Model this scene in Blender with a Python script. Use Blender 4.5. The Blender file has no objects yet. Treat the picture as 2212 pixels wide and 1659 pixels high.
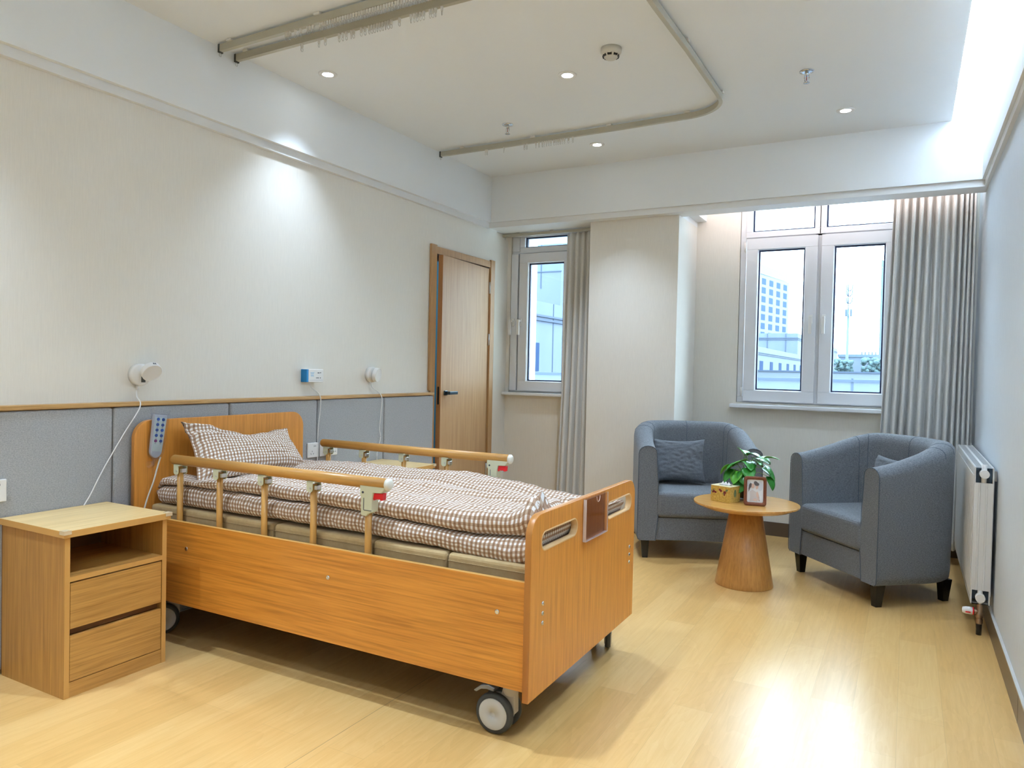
import bpy, bmesh, math, random
from mathutils import Vector, Matrix, noise
random.seed(7)
PI = math.pi
SC = bpy.context.scene
C = SC.collection

# ------------------------------------------------------------------ materials
def new_mat(name):
    m = bpy.data.materials.new(name); m.use_nodes = True
    nt = m.node_tree; nt.nodes.clear()
    out = nt.nodes.new('ShaderNodeOutputMaterial')
    b = nt.nodes.new('ShaderNodeBsdfPrincipled')
    nt.links.new(b.outputs[0], out.inputs[0])
    return m, nt, b, out

def L(nt, a, b): nt.links.new(a, b)

def plain(name, col, rough=0.5, metal=0.0, spec=0.5, emit=None, estr=0.0, trans=0.0, ior=1.45):
    m, nt, b, o = new_mat(name)
    b.inputs['Base Color'].default_value = (*col, 1)
    b.inputs['Roughness'].default_value = rough
    b.inputs['Metallic'].default_value = metal
    b.inputs['Specular IOR Level'].default_value = spec
    b.inputs['IOR'].default_value = ior
    b.inputs['Transmission Weight'].default_value = trans
    if emit:
        b.inputs['Emission Color'].default_value = (*emit, 1)
        b.inputs['Emission Strength'].default_value = estr
    return m

def coords(nt, scale, uv=False, rot=(0, 0, 0)):
    tc = nt.nodes.new('ShaderNodeTexCoord'); mp = nt.nodes.new('ShaderNodeMapping')
    mp.inputs['Scale'].default_value = scale; mp.inputs['Rotation'].default_value = rot
    L(nt, tc.outputs['UV' if uv else 'Object'], mp.inputs['Vector'])
    return mp.outputs[0]

def noise_tex(nt, vec, scale, detail=4, rough=0.55, dist=0.0):
    n = nt.nodes.new('ShaderNodeTexNoise')
    n.inputs['Scale'].default_value = scale; n.inputs['Detail'].default_value = detail
    n.inputs['Roughness'].default_value = rough; n.inputs['Distortion'].default_value = dist
    L(nt, vec, n.inputs['Vector'])
    return n.outputs['Fac']

def ramp(nt, fac, stops):
    r = nt.nodes.new('ShaderNodeValToRGB'); e = r.color_ramp.elements
    e[0].position, e[0].color = stops[0][0], (*stops[0][1], 1)
    e[1].position, e[1].color = stops[-1][0], (*stops[-1][1], 1)
    for p, c in stops[1:-1]:
        k = e.new(p); k.color = (*c, 1)
    L(nt, fac, r.inputs[0])
    return r.outputs[0]

def mixc(nt, fac, a, b, mode='MIX'):
    m = nt.nodes.new('ShaderNodeMix'); m.data_type = 'RGBA'; m.blend_type = mode
    for s, v in ((0, fac), (6, a), (7, b)):
        if hasattr(v, 'links') or hasattr(v, 'is_linked'): L(nt, v, m.inputs[s])
        elif s == 0: m.inputs[0].default_value = v
        else: m.inputs[s].default_value = (*v, 1)
    return m.outputs[2]

def math_n(nt, op, a, b=None):
    m = nt.nodes.new('ShaderNodeMath'); m.operation = op
    for i, v in enumerate((a, b)):
        if v is None: continue
        if hasattr(v, 'is_linked'): L(nt, v, m.inputs[i])
        else: m.inputs[i].default_value = v
    return m.outputs[0]

def bump(nt, b, h, strength=0.2, dist=0.002):
    k = nt.nodes.new('ShaderNodeBump'); k.inputs['Strength'].default_value = strength
    k.inputs['Distance'].default_value = dist
    L(nt, h, k.inputs['Height']); L(nt, k.outputs[0], b.inputs['Normal'])

def wood(name, lo, hi, axis, rough=0.35, fine=70, fig=7, coat=0.0, contrast=1.0):
    """grain runs along the given object axis"""
    m, nt, b, o = new_mat(name)
    sl = [1.0, 1.0, 1.0]; sl['xyz'.index(axis)] = 0.05
    vec = coords(nt, sl)
    f1 = noise_tex(nt, vec, fine, 4, 0.6)
    s3 = [1.0, 1.0, 1.0]; s3['xyz'.index(axis)] = 0.022
    f3 = noise_tex(nt, coords(nt, s3), fine * 2.1, 3, 0.6)
    sw = [1.0, 1.0, 1.0]; sw['xyz'.index(axis)] = 0.075
    v2 = coords(nt, sw)
    f2 = noise_tex(nt, v2, fig, 2, 0.5, 0.5)
    rings = math_n(nt, 'FRACT', math_n(nt, 'MULTIPLY', f2, 16.0))
    rings = math_n(nt, 'ABSOLUTE', math_n(nt, 'SUBTRACT', rings, 0.5))
    mid = tuple((a + c) / 2 for a, c in zip(lo, hi)); dk = tuple(v * 0.62 for v in lo)
    c1 = ramp(nt, f1, [(0.30, lo), (0.5, mid), (0.70, hi)])
    c2 = ramp(nt, rings, [(0.0, dk), (0.14, mid), (0.5, hi)])
    c3 = ramp(nt, f3, [(0.36, dk), (0.50, mid), (0.64, hi)])
    col = mixc(nt, 0.24 * contrast, c1, c2)
    col = mixc(nt, 0.12 + 0.26 * contrast, col, c3)
    L(nt, col, b.inputs['Base Color'])
    b.inputs['Roughness'].default_value = rough
    b.inputs['Coat Weight'].default_value = coat
    b.inputs['Coat Roughness'].default_value = 0.2
    return m

def fabric(name, lo, hi, scale=260, rough=0.95, stretch=(1, 1, 1), sheen=0.15, bst=0.25):
    m, nt, b, o = new_mat(name)
    vec = coords(nt, stretch)
    f = noise_tex(nt, vec, scale, 3, 0.7)
    L(nt, ramp(nt, f, [(0.34, lo), (0.66, hi)]), b.inputs['Base Color'])
    b.inputs['Roughness'].default_value = rough
    b.inputs['Sheen Weight'].default_value = sheen
    b.inputs['Specular IOR Level'].default_value = 0.2
    bump(nt, b, f, bst, 0.002)
    return m

def gingham(name, period=0.0185):
    m, nt, b, o = new_mat(name)
    vec = coords(nt, (1 / period, 1 / period, 1), uv=True)
    sp = nt.nodes.new('ShaderNodeSeparateXYZ'); L(nt, vec, sp.inputs[0])
    def stripe(s, w):
        f = math_n(nt, 'FRACT', s)
        return math_n(nt, 'LESS_THAN', f, w)
    a = stripe(sp.outputs[0], 0.52); c = stripe(sp.outputs[1], 0.5)
    white, ca, cb, cab = (0.84, 0.82, 0.80), (0.42, 0.275, 0.185), (0.51, 0.39, 0.29), (0.30, 0.18, 0.11)
    r0 = mixc(nt, a, white, ca); r1 = mixc(nt, a, cb, cab)
    L(nt, mixc(nt, c, r0, r1), b.inputs['Base Color'])
    b.inputs['Roughness'].default_value = 0.9; b.inputs['Specular IOR Level'].default_value = 0.15
    b.inputs['Sheen Weight'].default_value = 0.1
    n = noise_tex(nt, coords(nt, (1, 1, 1)), 45, 4, 0.6, 0.8)
    bump(nt, b, n, 0.35, 0.006)
    return m

def clear_mat(name, col=(1, 1, 1), rough=0.02, clear=0.85, ior=1.45):
    """thin clear sheet: mostly straight-through, with a real gloss"""
    m, nt, b, o = new_mat(name)
    nt.nodes.remove(b)
    t = nt.nodes.new('ShaderNodeBsdfTransparent'); t.inputs[0].default_value = (*col, 1)
    g = nt.nodes.new('ShaderNodeBsdfGlossy'); g.inputs['Roughness'].default_value = rough
    fr = nt.nodes.new('ShaderNodeLayerWeight'); fr.inputs['Blend'].default_value = 0.5
    f = math_n(nt, 'POWER', fr.outputs['Facing'], 5.0)
    f = math_n(nt, 'ADD', math_n(nt, 'MULTIPLY', f, 0.85), 1 - clear)
    mx = nt.nodes.new('ShaderNodeMixShader')
    L(nt, f, mx.inputs[0]); L(nt, t.outputs[0], mx.inputs[1]); L(nt, g.outputs[0], mx.inputs[2])
    L(nt, mx.outputs[0], o.inputs[0])
    return m

def wallpaper(name, col, amt=0.05):
    m, nt, b, o = new_mat(name)
    f = noise_tex(nt, coords(nt, (1, 1, 0.06)), 170, 4, 0.7)
    lo = tuple(c * (1 - amt) for c in col); hi = tuple(min(1, c * (1 + amt)) for c in col)
    L(nt, ramp(nt, f, [(0.3, lo), (0.7, hi)]), b.inputs['Base Color'])
    b.inputs['Roughness'].default_value = 0.8; b.inputs['Specular IOR Level'].default_value = 0.25
    bump(nt, b, f, 0.12, 0.002)
    return m

def floor_mat():
    m, nt, b, o = new_mat('maple_vinyl_planks')
    tc = nt.nodes.new('ShaderNodeTexCoord')
    mp = nt.nodes.new('ShaderNodeMapping'); mp.inputs['Rotation'].default_value = (0, 0, PI / 2)
    L(nt, tc.outputs['Object'], mp.inputs['Vector'])
    br = nt.nodes.new('ShaderNodeTexBrick'); br.offset = 0.37; br.squash = 1.0
    br.inputs['Scale'].default_value = 1.0; br.inputs['Brick Width'].default_value = 0.92
    br.inputs['Row Height'].default_value = 0.152; br.inputs['Mortar Size'].default_value = 0.0007
    br.inputs['Color1'].default_value = (0, 0, 0, 1); br.inputs['Color2'].default_value = (1, 1, 1, 1)
    br.inputs['Mortar'].default_value = (0.5, 0.5, 0.5, 1); br.inputs['Bias'].default_value = 0.0
    L(nt, mp.outputs[0], br.inputs['Vector'])
    v = coords(nt, (1, 0.05, 1))
    g = noise_tex(nt, v, 60, 5, 0.65)
    v2 = coords(nt, (1, 0.22, 1)); g2 = noise_tex(nt, v2, 5.5, 3, 0.5, 0.9)
    ring = math_n(nt, 'FRACT', math_n(nt, 'MULTIPLY', g2, 9.0))
    tone = math_n(nt, 'ADD', math_n(nt, 'ADD', math_n(nt, 'MULTIPLY', br.outputs['Color'], 0.26), 0.08), math_n(nt, 'MULTIPLY', g, 0.62))
    tone = math_n(nt, 'ADD', tone, math_n(nt, 'MULTIPLY', ring, 0.10))
    col = ramp(nt, tone, [(0.22, (0.56, 0.315, 0.095)), (0.55, (0.68, 0.410, 0.142)), (0.9, (0.77, 0.515, 0.215))])
    col = mixc(nt, math_n(nt, 'MULTIPLY', br.outputs['Fac'], 0.35), col, (0.33, 0.19, 0.075))
    sx = nt.nodes.new('ShaderNodeSeparateXYZ'); L(nt, tc.outputs['Object'], sx.inputs[0])
    seam = math_n(nt, 'LESS_THAN', math_n(nt, 'ABSOLUTE', math_n(nt, 'ADD', sx.outputs[0], 1.70)), 0.0013)
    col = mixc(nt, math_n(nt, 'MULTIPLY', seam, 0.7), col, (0.20, 0.11, 0.045))
    L(nt, col, b.inputs['Base Color'])
    b.inputs['Roughness'].default_value = 0.3
    b.inputs['Specular IOR Level'].default_value = 0.9
    rr = nt.nodes.new('ShaderNodeMapRange'); rr.inputs[3].default_value = 0.285; rr.inputs[4].default_value = 0.325
    L(nt, g, rr.inputs[0]); L(nt, rr.outputs[0], b.inputs['Roughness'])
    return m

def stone_mat():
    m, nt, b, o = new_mat('pale_stone_cladding')
    f = noise_tex(nt, coords(nt, (1, 1, 0.35)), 0.9, 5, 0.6)
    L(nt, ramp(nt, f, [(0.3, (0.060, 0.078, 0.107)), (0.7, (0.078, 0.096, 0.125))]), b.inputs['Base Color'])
    b.inputs['Roughness'].default_value = 0.9
    return m

M = {}
M['wall'] = wallpaper('cream_wallpaper', (0.82, 0.785, 0.715), 0.03)
M['wall_daylit'] = wallpaper('daylight_tinted_wallpaper', (0.68, 0.725, 0.78))  # blue cast of the window daylight is put into the right wall's colour
M['ceiling'] = plain('ceiling_paint', (0.86, 0.885, 0.90), 0.9, spec=0.2)
M['trim'] = plain('white_gloss_trim', (0.82, 0.83, 0.83), 0.45)
M['floor'] = floor_mat()
M['base'] = plain('brown_skirting', (0.115, 0.080, 0.055), 0.3)
M['basetop'] = plain('skirting_bead', (0.55, 0.55, 0.52), 0.35)
M['panel'] = fabric('grey_felt', (0.315, 0.325, 0.335), (0.465, 0.47, 0.48), 210, stretch=(1, 0.8, 1.2))
M['oaktrim'] = wood('oak_cap', (0.36, 0.19, 0.055), (0.60, 0.36, 0.13), 'y', 0.4)
M['bedx'] = wood('bed_laminate_along', (0.52, 0.18, 0.020), (0.78, 0.33, 0.050), 'x', 0.36, 60, 5)
M['bedz'] = wood('bed_laminate_upright', (0.57, 0.215, 0.030), (0.78, 0.33, 0.056), 'z', 0.36, 75, 4, contrast=0.6)
M['bededge'] = plain('bed_edge_band', (0.50, 0.21, 0.05), 0.35)
M['slot'] = plain('slot_liner', (0.78, 0.52, 0.26), 0.35)
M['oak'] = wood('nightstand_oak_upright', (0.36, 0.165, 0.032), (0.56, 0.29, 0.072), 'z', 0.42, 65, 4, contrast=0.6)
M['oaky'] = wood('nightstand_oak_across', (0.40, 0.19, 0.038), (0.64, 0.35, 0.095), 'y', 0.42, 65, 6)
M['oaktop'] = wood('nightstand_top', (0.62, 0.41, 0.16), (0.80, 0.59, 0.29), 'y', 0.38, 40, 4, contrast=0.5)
M['oakedge'] = plain('oak_edge_band', (0.62, 0.34, 0.095), 0.42)
M['door'] = wood('door_veneer', (0.47, 0.275, 0.125), (0.59, 0.37, 0.185), 'z', 0.55, 45, 3, contrast=0.12)
M['casing'] = wood('door_casing', (0.42, 0.235, 0.095), (0.54, 0.32, 0.14), 'z', 0.45, 55, 3, contrast=0.2)
M['dooredge'] = plain('door_edge_band', (0.42, 0.20, 0.075), 0.45)
M['table'] = wood('table_beech', (0.46, 0.21, 0.05), (0.64, 0.33, 0.095), 'z', 0.35, 60, 5, contrast=0.6)
M['tabletop'] = wood('table_beech_top', (0.48, 0.23, 0.055), (0.68, 0.37, 0.11), 'x', 0.17, 60, 5, contrast=0.5)
M['black'] = plain('black_metal', (0.012, 0.012, 0.013), 0.35)
M['blackleg'] = plain('black_lacquer', (0.010, 0.010, 0.011), 0.25)
M['rubber'] = plain('grey_rubber', (0.055, 0.058, 0.055), 0.55)
M['cream'] = plain('cream_plastic', (0.62, 0.63, 0.45), 0.4)
M['creamcap'] = plain('cap_plastic', (0.80, 0.79, 0.70), 0.4)
M['beige'] = plain('beige_plastic', (0.52, 0.46, 0.37), 0.45)
M['disc'] = plain('wheel_disc', (0.56, 0.55, 0.51), 0.45)
M['lever'] = plain('grey_plastic', (0.36, 0.36, 0.35), 0.45)
M['red'] = plain('red_plastic', (0.72, 0.008, 0.015), 0.35)
M['bulb'] = plain('sprinkler_bulb', (0.25, 0.01, 0.012), 0.2)
M['steel'] = plain('brushed_steel', (0.55, 0.55, 0.54), 0.3, 1.0)
M['chrome'] = plain('chrome', (0.62, 0.64, 0.66), 0.12, 1.0)
M['darksteel'] = plain('dark_frame', (0.05, 0.045, 0.04), 0.5)
M['rail'] = wood('rail_wrap', (0.46, 0.215, 0.042), (0.62, 0.32, 0.075), 'x', 0.33, 55, 5, contrast=0.4)
M['post'] = wood('post_wrap', (0.44, 0.21, 0.045), (0.59, 0.31, 0.075), 'z', 0.35, 55, 5, contrast=0.3)
M['mattress'] = fabric('khaki_vinyl', (0.47, 0.34, 0.165), (0.53, 0.39, 0.20), 30, 0.6, bst=0.05)
M['piping'] = plain('mattress_piping', (0.34, 0.24, 0.11), 0.6)
M['gingham'] = gingham('brown_gingham')
M['sofa'] = fabric('blue_grey_weave', (0.098, 0.108, 0.122), (0.208, 0.221, 0.238), 210, stretch=(0.55, 0.55, 1.4), bst=0.3)
M['cushion'] = fabric('dark_grey_weave', (0.100, 0.110, 0.124), (0.162, 0.176, 0.192), 200, stretch=(0.6, 1, 1.3), bst=0.2)
M['seam'] = plain('seam_thread', (0.075, 0.10, 0.125), 0.9)
M['curtain'] = fabric('grey_linen', (0.68, 0.67, 0.645), (0.78, 0.77, 0.745), 300, stretch=(1, 1, 0.4), bst=0.03)
M['pvc'] = plain('white_window_pvc', (0.78, 0.80, 0.84), 0.3)
M['gasket'] = plain('window_gasket', (0.012, 0.022, 0.07), 0.5)
M['glass'] = clear_mat('window_glass', (0.97, 0.99, 1.0), 0.0, 0.97)
M['acrylic'] = clear_mat('clear_acrylic', (0.96, 0.91, 0.90), 0.05, 0.955)
M['acryledge'] = plain('acrylic_edge', (0.72, 0.62, 0.58), 0.1)
M['film'] = clear_mat('plastic_bag', (0.95, 0.96, 0.99), 0.10, 0.94)
M['white'] = plain('white_plastic', (0.82, 0.81, 0.79), 0.35)
M['offwhite'] = plain('offwhite_plastic', (0.66, 0.63, 0.55), 0.4)
M['blue'] = plain('cyan_plastic', (0.01, 0.22, 0.52), 0.4)
M['greyface'] = plain('remote_face', (0.50, 0.58, 0.56), 0.4)
M['greyrim'] = plain('remote_shell', (0.45, 0.47, 0.52), 0.4)
M['btn'] = plain('blue_button', (0.02, 0.075, 0.30), 0.35)
M['btnred'] = plain('plum_button', (0.20, 0.05, 0.18), 0.35)
M['ink'] = plain('dark_print', (0.05, 0.06, 0.08), 0.6)
M['inkblue'] = plain('pale_blue_print', (0.25, 0.50, 0.72), 0.6)
M['alu'] = plain('track_aluminium', (0.50, 0.47, 0.38), 0.4, 0.2)
M['aluwhite'] = plain('track_white', (0.62, 0.64, 0.62), 0.4)
M['runner'] = plain('runner_plastic', (0.75, 0.73, 0.68), 0.4)
M['lamp'] = plain('led_face', (1, 1, 1), 0.5, emit=(0.95, 1.0, 1.0), estr=22)
M['radiator'] = plain('radiator_enamel', (0.74, 0.73, 0.71), 0.35)
M['raddark'] = plain('radiator_inside', (0.03, 0.05, 0.07), 0.6)
M['copper'] = plain('dull_brass', (0.33, 0.22, 0.14), 0.35, 0.8)
M['leaf'] = plain('pothos_leaf', (0.035, 0.23, 0.030), 0.28)
M['leaf2'] = plain('pothos_leaf_young', (0.10, 0.36, 0.035), 0.3)
M['stem'] = plain('pothos_stem', (0.25, 0.42, 0.12), 0.45)
M['gold'] = fabric('gold_foil_print', (0.50, 0.29, 0.045), (0.74, 0.50, 0.13), 90, 0.35, sheen=0, bst=0.1)
M['goldtop'] = plain('pale_gold_card', (0.78, 0.68, 0.42), 0.4)
M['berry'] = plain('berry_print', (0.22, 0.025, 0.03), 0.5)
M['leafprint'] = plain('leaf_print', (0.16, 0.22, 0.09), 0.5)
M['leather'] = fabric('brown_leather', (0.155, 0.048, 0.022), (0.215, 0.068, 0.032), 120, 0.45, sheen=0, bst=0.15)
M['print'] = plain('photo_paper', (0.80, 0.80, 0.80), 0.25)
M['p_hair'] = plain('print_dark', (0.10, 0.085, 0.085), 0.4)
M['p_skin'] = plain('print_skin', (0.70, 0.48, 0.38), 0.4)
M['p_dress'] = plain('print_dress', (0.62, 0.55, 0.51), 0.4)
M['p_grey'] = plain('print_grey', (0.62, 0.64, 0.67), 0.4)
M['soil'] = plain('dark_water', (0.02, 0.022, 0.022), 0.2)
M['tissue'] = plain('tissue', (0.75, 0.73, 0.70), 0.9)
M['stone'] = stone_mat()
M['stonejoint'] = plain('stone_joint', (0.034, 0.048, 0.075), 0.9)
M['stonewin'] = plain('far_window', (0.020, 0.036, 0.075), 0.95, spec=0.05)
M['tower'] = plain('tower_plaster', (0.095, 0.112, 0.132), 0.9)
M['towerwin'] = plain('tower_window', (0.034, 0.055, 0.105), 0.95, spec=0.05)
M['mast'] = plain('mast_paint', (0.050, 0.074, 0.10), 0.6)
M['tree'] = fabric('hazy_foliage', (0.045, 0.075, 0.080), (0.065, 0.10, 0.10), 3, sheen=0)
M['teal'] = plain('teal_tile', (0.08, 0.30, 0.40), 0.3)
M['warmdark'] = plain('cabinet_inside', (0.22, 0.105, 0.04), 0.5)

# ------------------------------------------------------------------ mesh helpers
class MB:
    def __init__(s): s.bm = bmesh.new(); s.mi = 0
    def _tag(s, faces):
        for f in faces: f.material_index = s.mi
    def box(s, x0, x1, y0, y1, z0, z1, bev=0.0, seg=2, rot=None, piv=None):
        bm = bmesh.new()
        bmesh.ops.create_cube(bm, size=1.0)
        for v in bm.verts:
            v.co = Vector(((x0 + x1) / 2 + v.co.x * (x1 - x0), (y0 + y1) / 2 + v.co.y * (y1 - y0), (z0 + z1) / 2 + v.co.z * (z1 - z0)))
        if bev > 0:
            bmesh.ops.bevel(bm, geom=bm.edges[:], offset=bev, segments=seg, profile=0.5, affect='EDGES')
        if rot is not None:
            p = Vector(piv) if piv is not None else Vector(((x0 + x1) / 2, (y0 + y1) / 2, (z0 + z1) / 2))
            for v in bm.verts: v.co = rot @ (v.co - p) + p
        s._merge(bm); return s
    def _merge(s, bm):
        mp = {}
        for v in bm.verts: mp[v] = s.bm.verts.new(v.co)
        for f in bm.faces:
            try:
                nf = s.bm.faces.new([mp[v] for v in f.verts]); nf.material_index = s.mi; nf.smooth = f.smooth
            except ValueError: pass
        bm.free()
    def cyl(s, p0, p1, r, seg=16, r2=None, cap=True):
        p0, p1 = Vector(p0), Vector(p1); r2 = r if r2 is None else r2
        d = (p1 - p0); q = d.to_track_quat('Z', 'Y').to_matrix()
        a = [s.bm.verts.new(p0 + q @ Vector((r * math.cos(t), r * math.sin(t), 0))) for t in [2 * PI * i / seg for i in range(seg)]]
        b = [s.bm.verts.new(p1 + q @ Vector((r2 * math.cos(t), r2 * math.sin(t), 0))) for t in [2 * PI * i / seg for i in range(seg)]]
        for i in range(seg):
            f = s.bm.faces.new((a[i], a[(i + 1) % seg], b[(i + 1) % seg], b[i])); f.material_index = s.mi; f.smooth = True
        if cap:
            for k in (a[::-1], b):
                f = s.bm.faces.new(k); f.material_index = s.mi
        return s
    def tube(s, pts, r, seg=10, cap=True):
        pts = [Vector(p) for p in pts]; rings = []
        for i, p in enumerate(pts):
            d = (pts[min(i + 1, len(pts) - 1)] - pts[max(i - 1, 0)])
            q = d.to_track_quat('Z', 'Y').to_matrix()
            rr = r[i] if isinstance(r, (list, tuple)) else r
            rings.append([s.bm.verts.new(p + q @ Vector((rr * math.cos(2 * PI * k / seg), rr * math.sin(2 * PI * k / seg), 0))) for k in range(seg)])
        for a, b in zip(rings, rings[1:]):
            for k in range(seg):
                f = s.bm.faces.new((a[k], a[(k + 1) % seg], b[(k + 1) % seg], b[k])); f.material_index = s.mi; f.smooth = True
        if cap:
            for k in (rings[0][::-1], rings[-1]):
                f = s.bm.faces.new(k); f.material_index = s.mi
        return s
    def lathe(s, prof, c=(0, 0, 0), seg=32, axis='z', smooth=True):
        rings = []; c = Vector(c)
        for r, h in prof:
            ring = []
            for k in range(seg):
                t = 2 * PI * k / seg
                v = {'z': (r * math.cos(t), r * math.sin(t), h), 'y': (r * math.cos(t), h, r * math.sin(t)), 'x': (h, r * math.cos(t), r * math.sin(t))}[axis]
                ring.append(s.bm.verts.new(c + Vector(v)))
            rings.append(ring)
        for a, b in zip(rings, rings[1:]):
            for k in range(seg):
                f = s.bm.faces.new((a[k], a[(k + 1) % seg], b[(k + 1) % seg], b[k])); f.material_index = s.mi; f.smooth = smooth
        for k in (rings[0][::-1], rings[-1]):
            f = s.bm.faces.new(k); f.material_index = s.mi
        return s
    def prism(s, poly, a0, a1, plane='xz', smooth=False):
        """2D polygon extruded along the remaining axis"""
        def P(u, v, w): return {'xz': (u, w, v), 'yz': (w, u, v), 'xy': (u, v, w)}[plane]
        a = [s.bm.verts.new(P(u, v, a0)) for u, v in poly]; b = [s.bm.verts.new(P(u, v, a1)) for u, v in poly]
        n = len(poly)
        for i in range(n):
            f = s.bm.faces.new((a[i], a[(i + 1) % n], b[(i + 1) % n], b[i])); f.material_index = s.mi; f.smooth = smooth
        for k in (a[::-1], b):
            f = s.bm.faces.new(k); f.material_index = s.mi
        return s
    def strip(s, path, w, z0, z1):
        """rectangular rail swept along a plan polyline"""
        n = len(path); rows = []
        for i in range(n):
            p = Vector(path[i]).to_2d(); d = (Vector(path[min(i + 1, n - 1)]).to_2d() - Vector(path[max(i - 1, 0)]).to_2d()).normalized()
            nn = Vector((-d.y, d.x)) * w / 2
            rows.append([s.bm.verts.new((p.x + sx * nn.x, p.y + sx * nn.y, z)) for sx, z in ((1, z0), (-1, z0), (-1, z1), (1, z1))])
        for a, b in zip(rows, rows[1:]):
            for k in range(4):
                f = s.bm.faces.new((a[k], a[(k + 1) % 4], b[(k + 1) % 4], b[k])); f.material_index = s.mi
        s.bm.faces.new(rows[0][::-1]); s.bm.faces.new(rows[-1])
        return s
    def grid(s, rows, closed_u=False, closed_v=False, smooth=True, uvs=None):
        V = [[s.bm.verts.new(p) for p in r] for r in rows]
        nu, nv = len(V), len(V[0])
        lay = s.bm.loops.layers.uv.verify() if uvs else None
        for i in range(nu if closed_u else nu - 1):
            for j in range(nv if closed_v else nv - 1):
                i2, j2 = (i + 1) % nu, (j + 1) % nv
                f = s.bm.faces.new((V[i][j], V[i2][j], V[i2][j2], V[i][j2])); f.material_index = s.mi; f.smooth = smooth
                if lay:
                    for lp, (a, b) in zip(f.loops, ((i, j), (i + 1, j), (i + 1, j + 1), (i, j + 1))):
                        lp[lay].uv = uvs(a, b)
        return V
    def build(s, name, mats, parent=None, recalc=True, loc=None, bevel=0.0, sub=0):
        if recalc: bmesh.ops.recalc_face_normals(s.bm, faces=s.bm.faces[:])
        me = bpy.data.meshes.new(name); s.bm.to_mesh(me); s.bm.free()
        for m in (mats if isinstance(mats, (list, tuple)) else [mats]): me.materials.append(m)
        o = bpy.data.objects.new(name, me); C.objects.link(o)
        if parent: o.parent = parent
        if loc: o.location = loc
        if bevel:
            b = o.modifiers.new('bevel', 'BEVEL'); b.width = bevel; b.segments = 2; b.limit_method = 'ANGLE'; b.angle_limit = math.radians(50)
        if sub:
            q = o.modifiers.new('sub', 'SUBSURF'); q.levels = sub; q.render_levels = sub
        return o

def empty(name, loc, rz=0.0):
    o = bpy.data.objects.new(name, None); o.empty_display_size = 0.1; C.objects.link(o)
    o.location = loc; o.rotation_euler = (0, 0, rz); return o
def tag(o, label, cat, group=None):
    o['label'] = label; o['category'] = cat
    if group: o['group'] = group
    return o
def struct(o, label=None, cat=None):
    o['kind'] = 'structure'
    if label: o['label'] = label
    if cat: o['category'] = cat
    return o
def thing(name, loc, label, cat, group=None, rz=0.0): return tag(empty(name, loc, rz), label, cat, group)
def copy_tree(o, parent=None):
    c = o.copy(); C.objects.link(c); c.parent = parent
    for ch in list(o.children): copy_tree(ch, c)
    return c
def rrect(x0, x1, z0, z1, r, n=8, corners=(1, 1, 1, 1)):
    """rounded rectangle; corners order: bottom-left, bottom-right, top-right, top-left"""
    pts = []
    for (cx, cz, a0), on in zip(((x0 + r, z0 + r, PI), (x1 - r, z0 + r, 1.5 * PI), (x1 - r, z1 - r, 0), (x0 + r, z1 - r, 0.5 * PI)), corners):
        if on:
            for i in range(n + 1):
                a = a0 + i * PI / 2 / n; pts.append((cx + r * math.cos(a), cz + r * math.sin(a)))
        else:
            sx = -1 if a0 in (PI, 0.5 * PI) else 1; sz = -1 if a0 in (PI, 1.5 * PI) else 1
            pts.append((cx + sx * r, cz + sz * r))
    return pts
def plate(name, outer, holes, x0, x1, mats, parent, bev=0.002):
    """flat board in the yz plane with holes, thick from x0 to x1"""
    cu = bpy.data.curves.new(name, 'CURVE'); cu.dimensions = '2D'; cu.fill_mode = 'BOTH'
    for ring in [outer] + holes:
        sp = cu.splines.new('POLY'); sp.points.add(len(ring) - 1); sp.use_cyclic_u = True
        for p, (u, v) in zip(sp.points, ring): p.co = (u, v, 0, 1)
    cu.extrude = (x1 - x0) / 2 - bev; cu.bevel_depth = bev; cu.bevel_resolution = 1; cu.offset = -bev
    tmp = bpy.data.objects.new(name + '_curve', cu); C.objects.link(tmp)
    dg = bpy.context.evaluated_depsgraph_get()
    me = bpy.data.meshes.new_from_object(tmp.evaluated_get(dg))
    bpy.data.objects.remove(tmp); bpy.data.curves.remove(cu)
    for v in me.vertices:
        u, w, d = v.co; v.co = ((x0 + x1) / 2 + d, u, w)
    me.materials.clear()
    for m in mats: me.materials.append(m)
    me.update()
    for p in me.polygons: p.material_index = 0 if abs(p.normal.x) > 0.9 else 1
    o = bpy.data.objects.new(name, me); C.objects.link(o); o.parent = parent
    bm = bmesh.new(); bm.from_mesh(me); bmesh.ops.remove_doubles(bm, verts=bm.verts[:], dist=1e-5)
    bmesh.ops.recalc_face_normals(bm, faces=bm.faces[:]); bm.to_mesh(me); bm.free()
    return o
def smoothstep(a, b, x):
    t = max(0.0, min(1.0, (x - a) / (b - a))); return t * t * (3 - 2 * t)
def lerp_tab(tab, x):
    if x <= tab[0][0]: return tab[0][1]
    for (a, va), (b, vb) in zip(tab, tab[1:]):
        if x <= b:
            t = (x - a) / (b - a); t = t * t * (3 - 2 * t); return va + (vb - va) * t
    return tab[-1][1]
def catmull(pts, n=10):
    P = [Vector(p) for p in pts]; P = [2 * P[0] - P[1]] + P + [2 * P[-1] - P[-2]]; out = []
    for i in range(1, len(P) - 2):
        for k in range(n):
            t = k / n
            out.append(0.5 * ((2 * P[i]) + (-P[i - 1] + P[i + 1]) * t + (2 * P[i - 1] - 5 * P[i] + 4 * P[i + 1] - P[i + 2]) * t * t + (-P[i - 1] + 3 * P[i] - 3 * P[i + 1] + P[i + 2]) * t ** 3))
    out.append(P[-2]); return out

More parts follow.
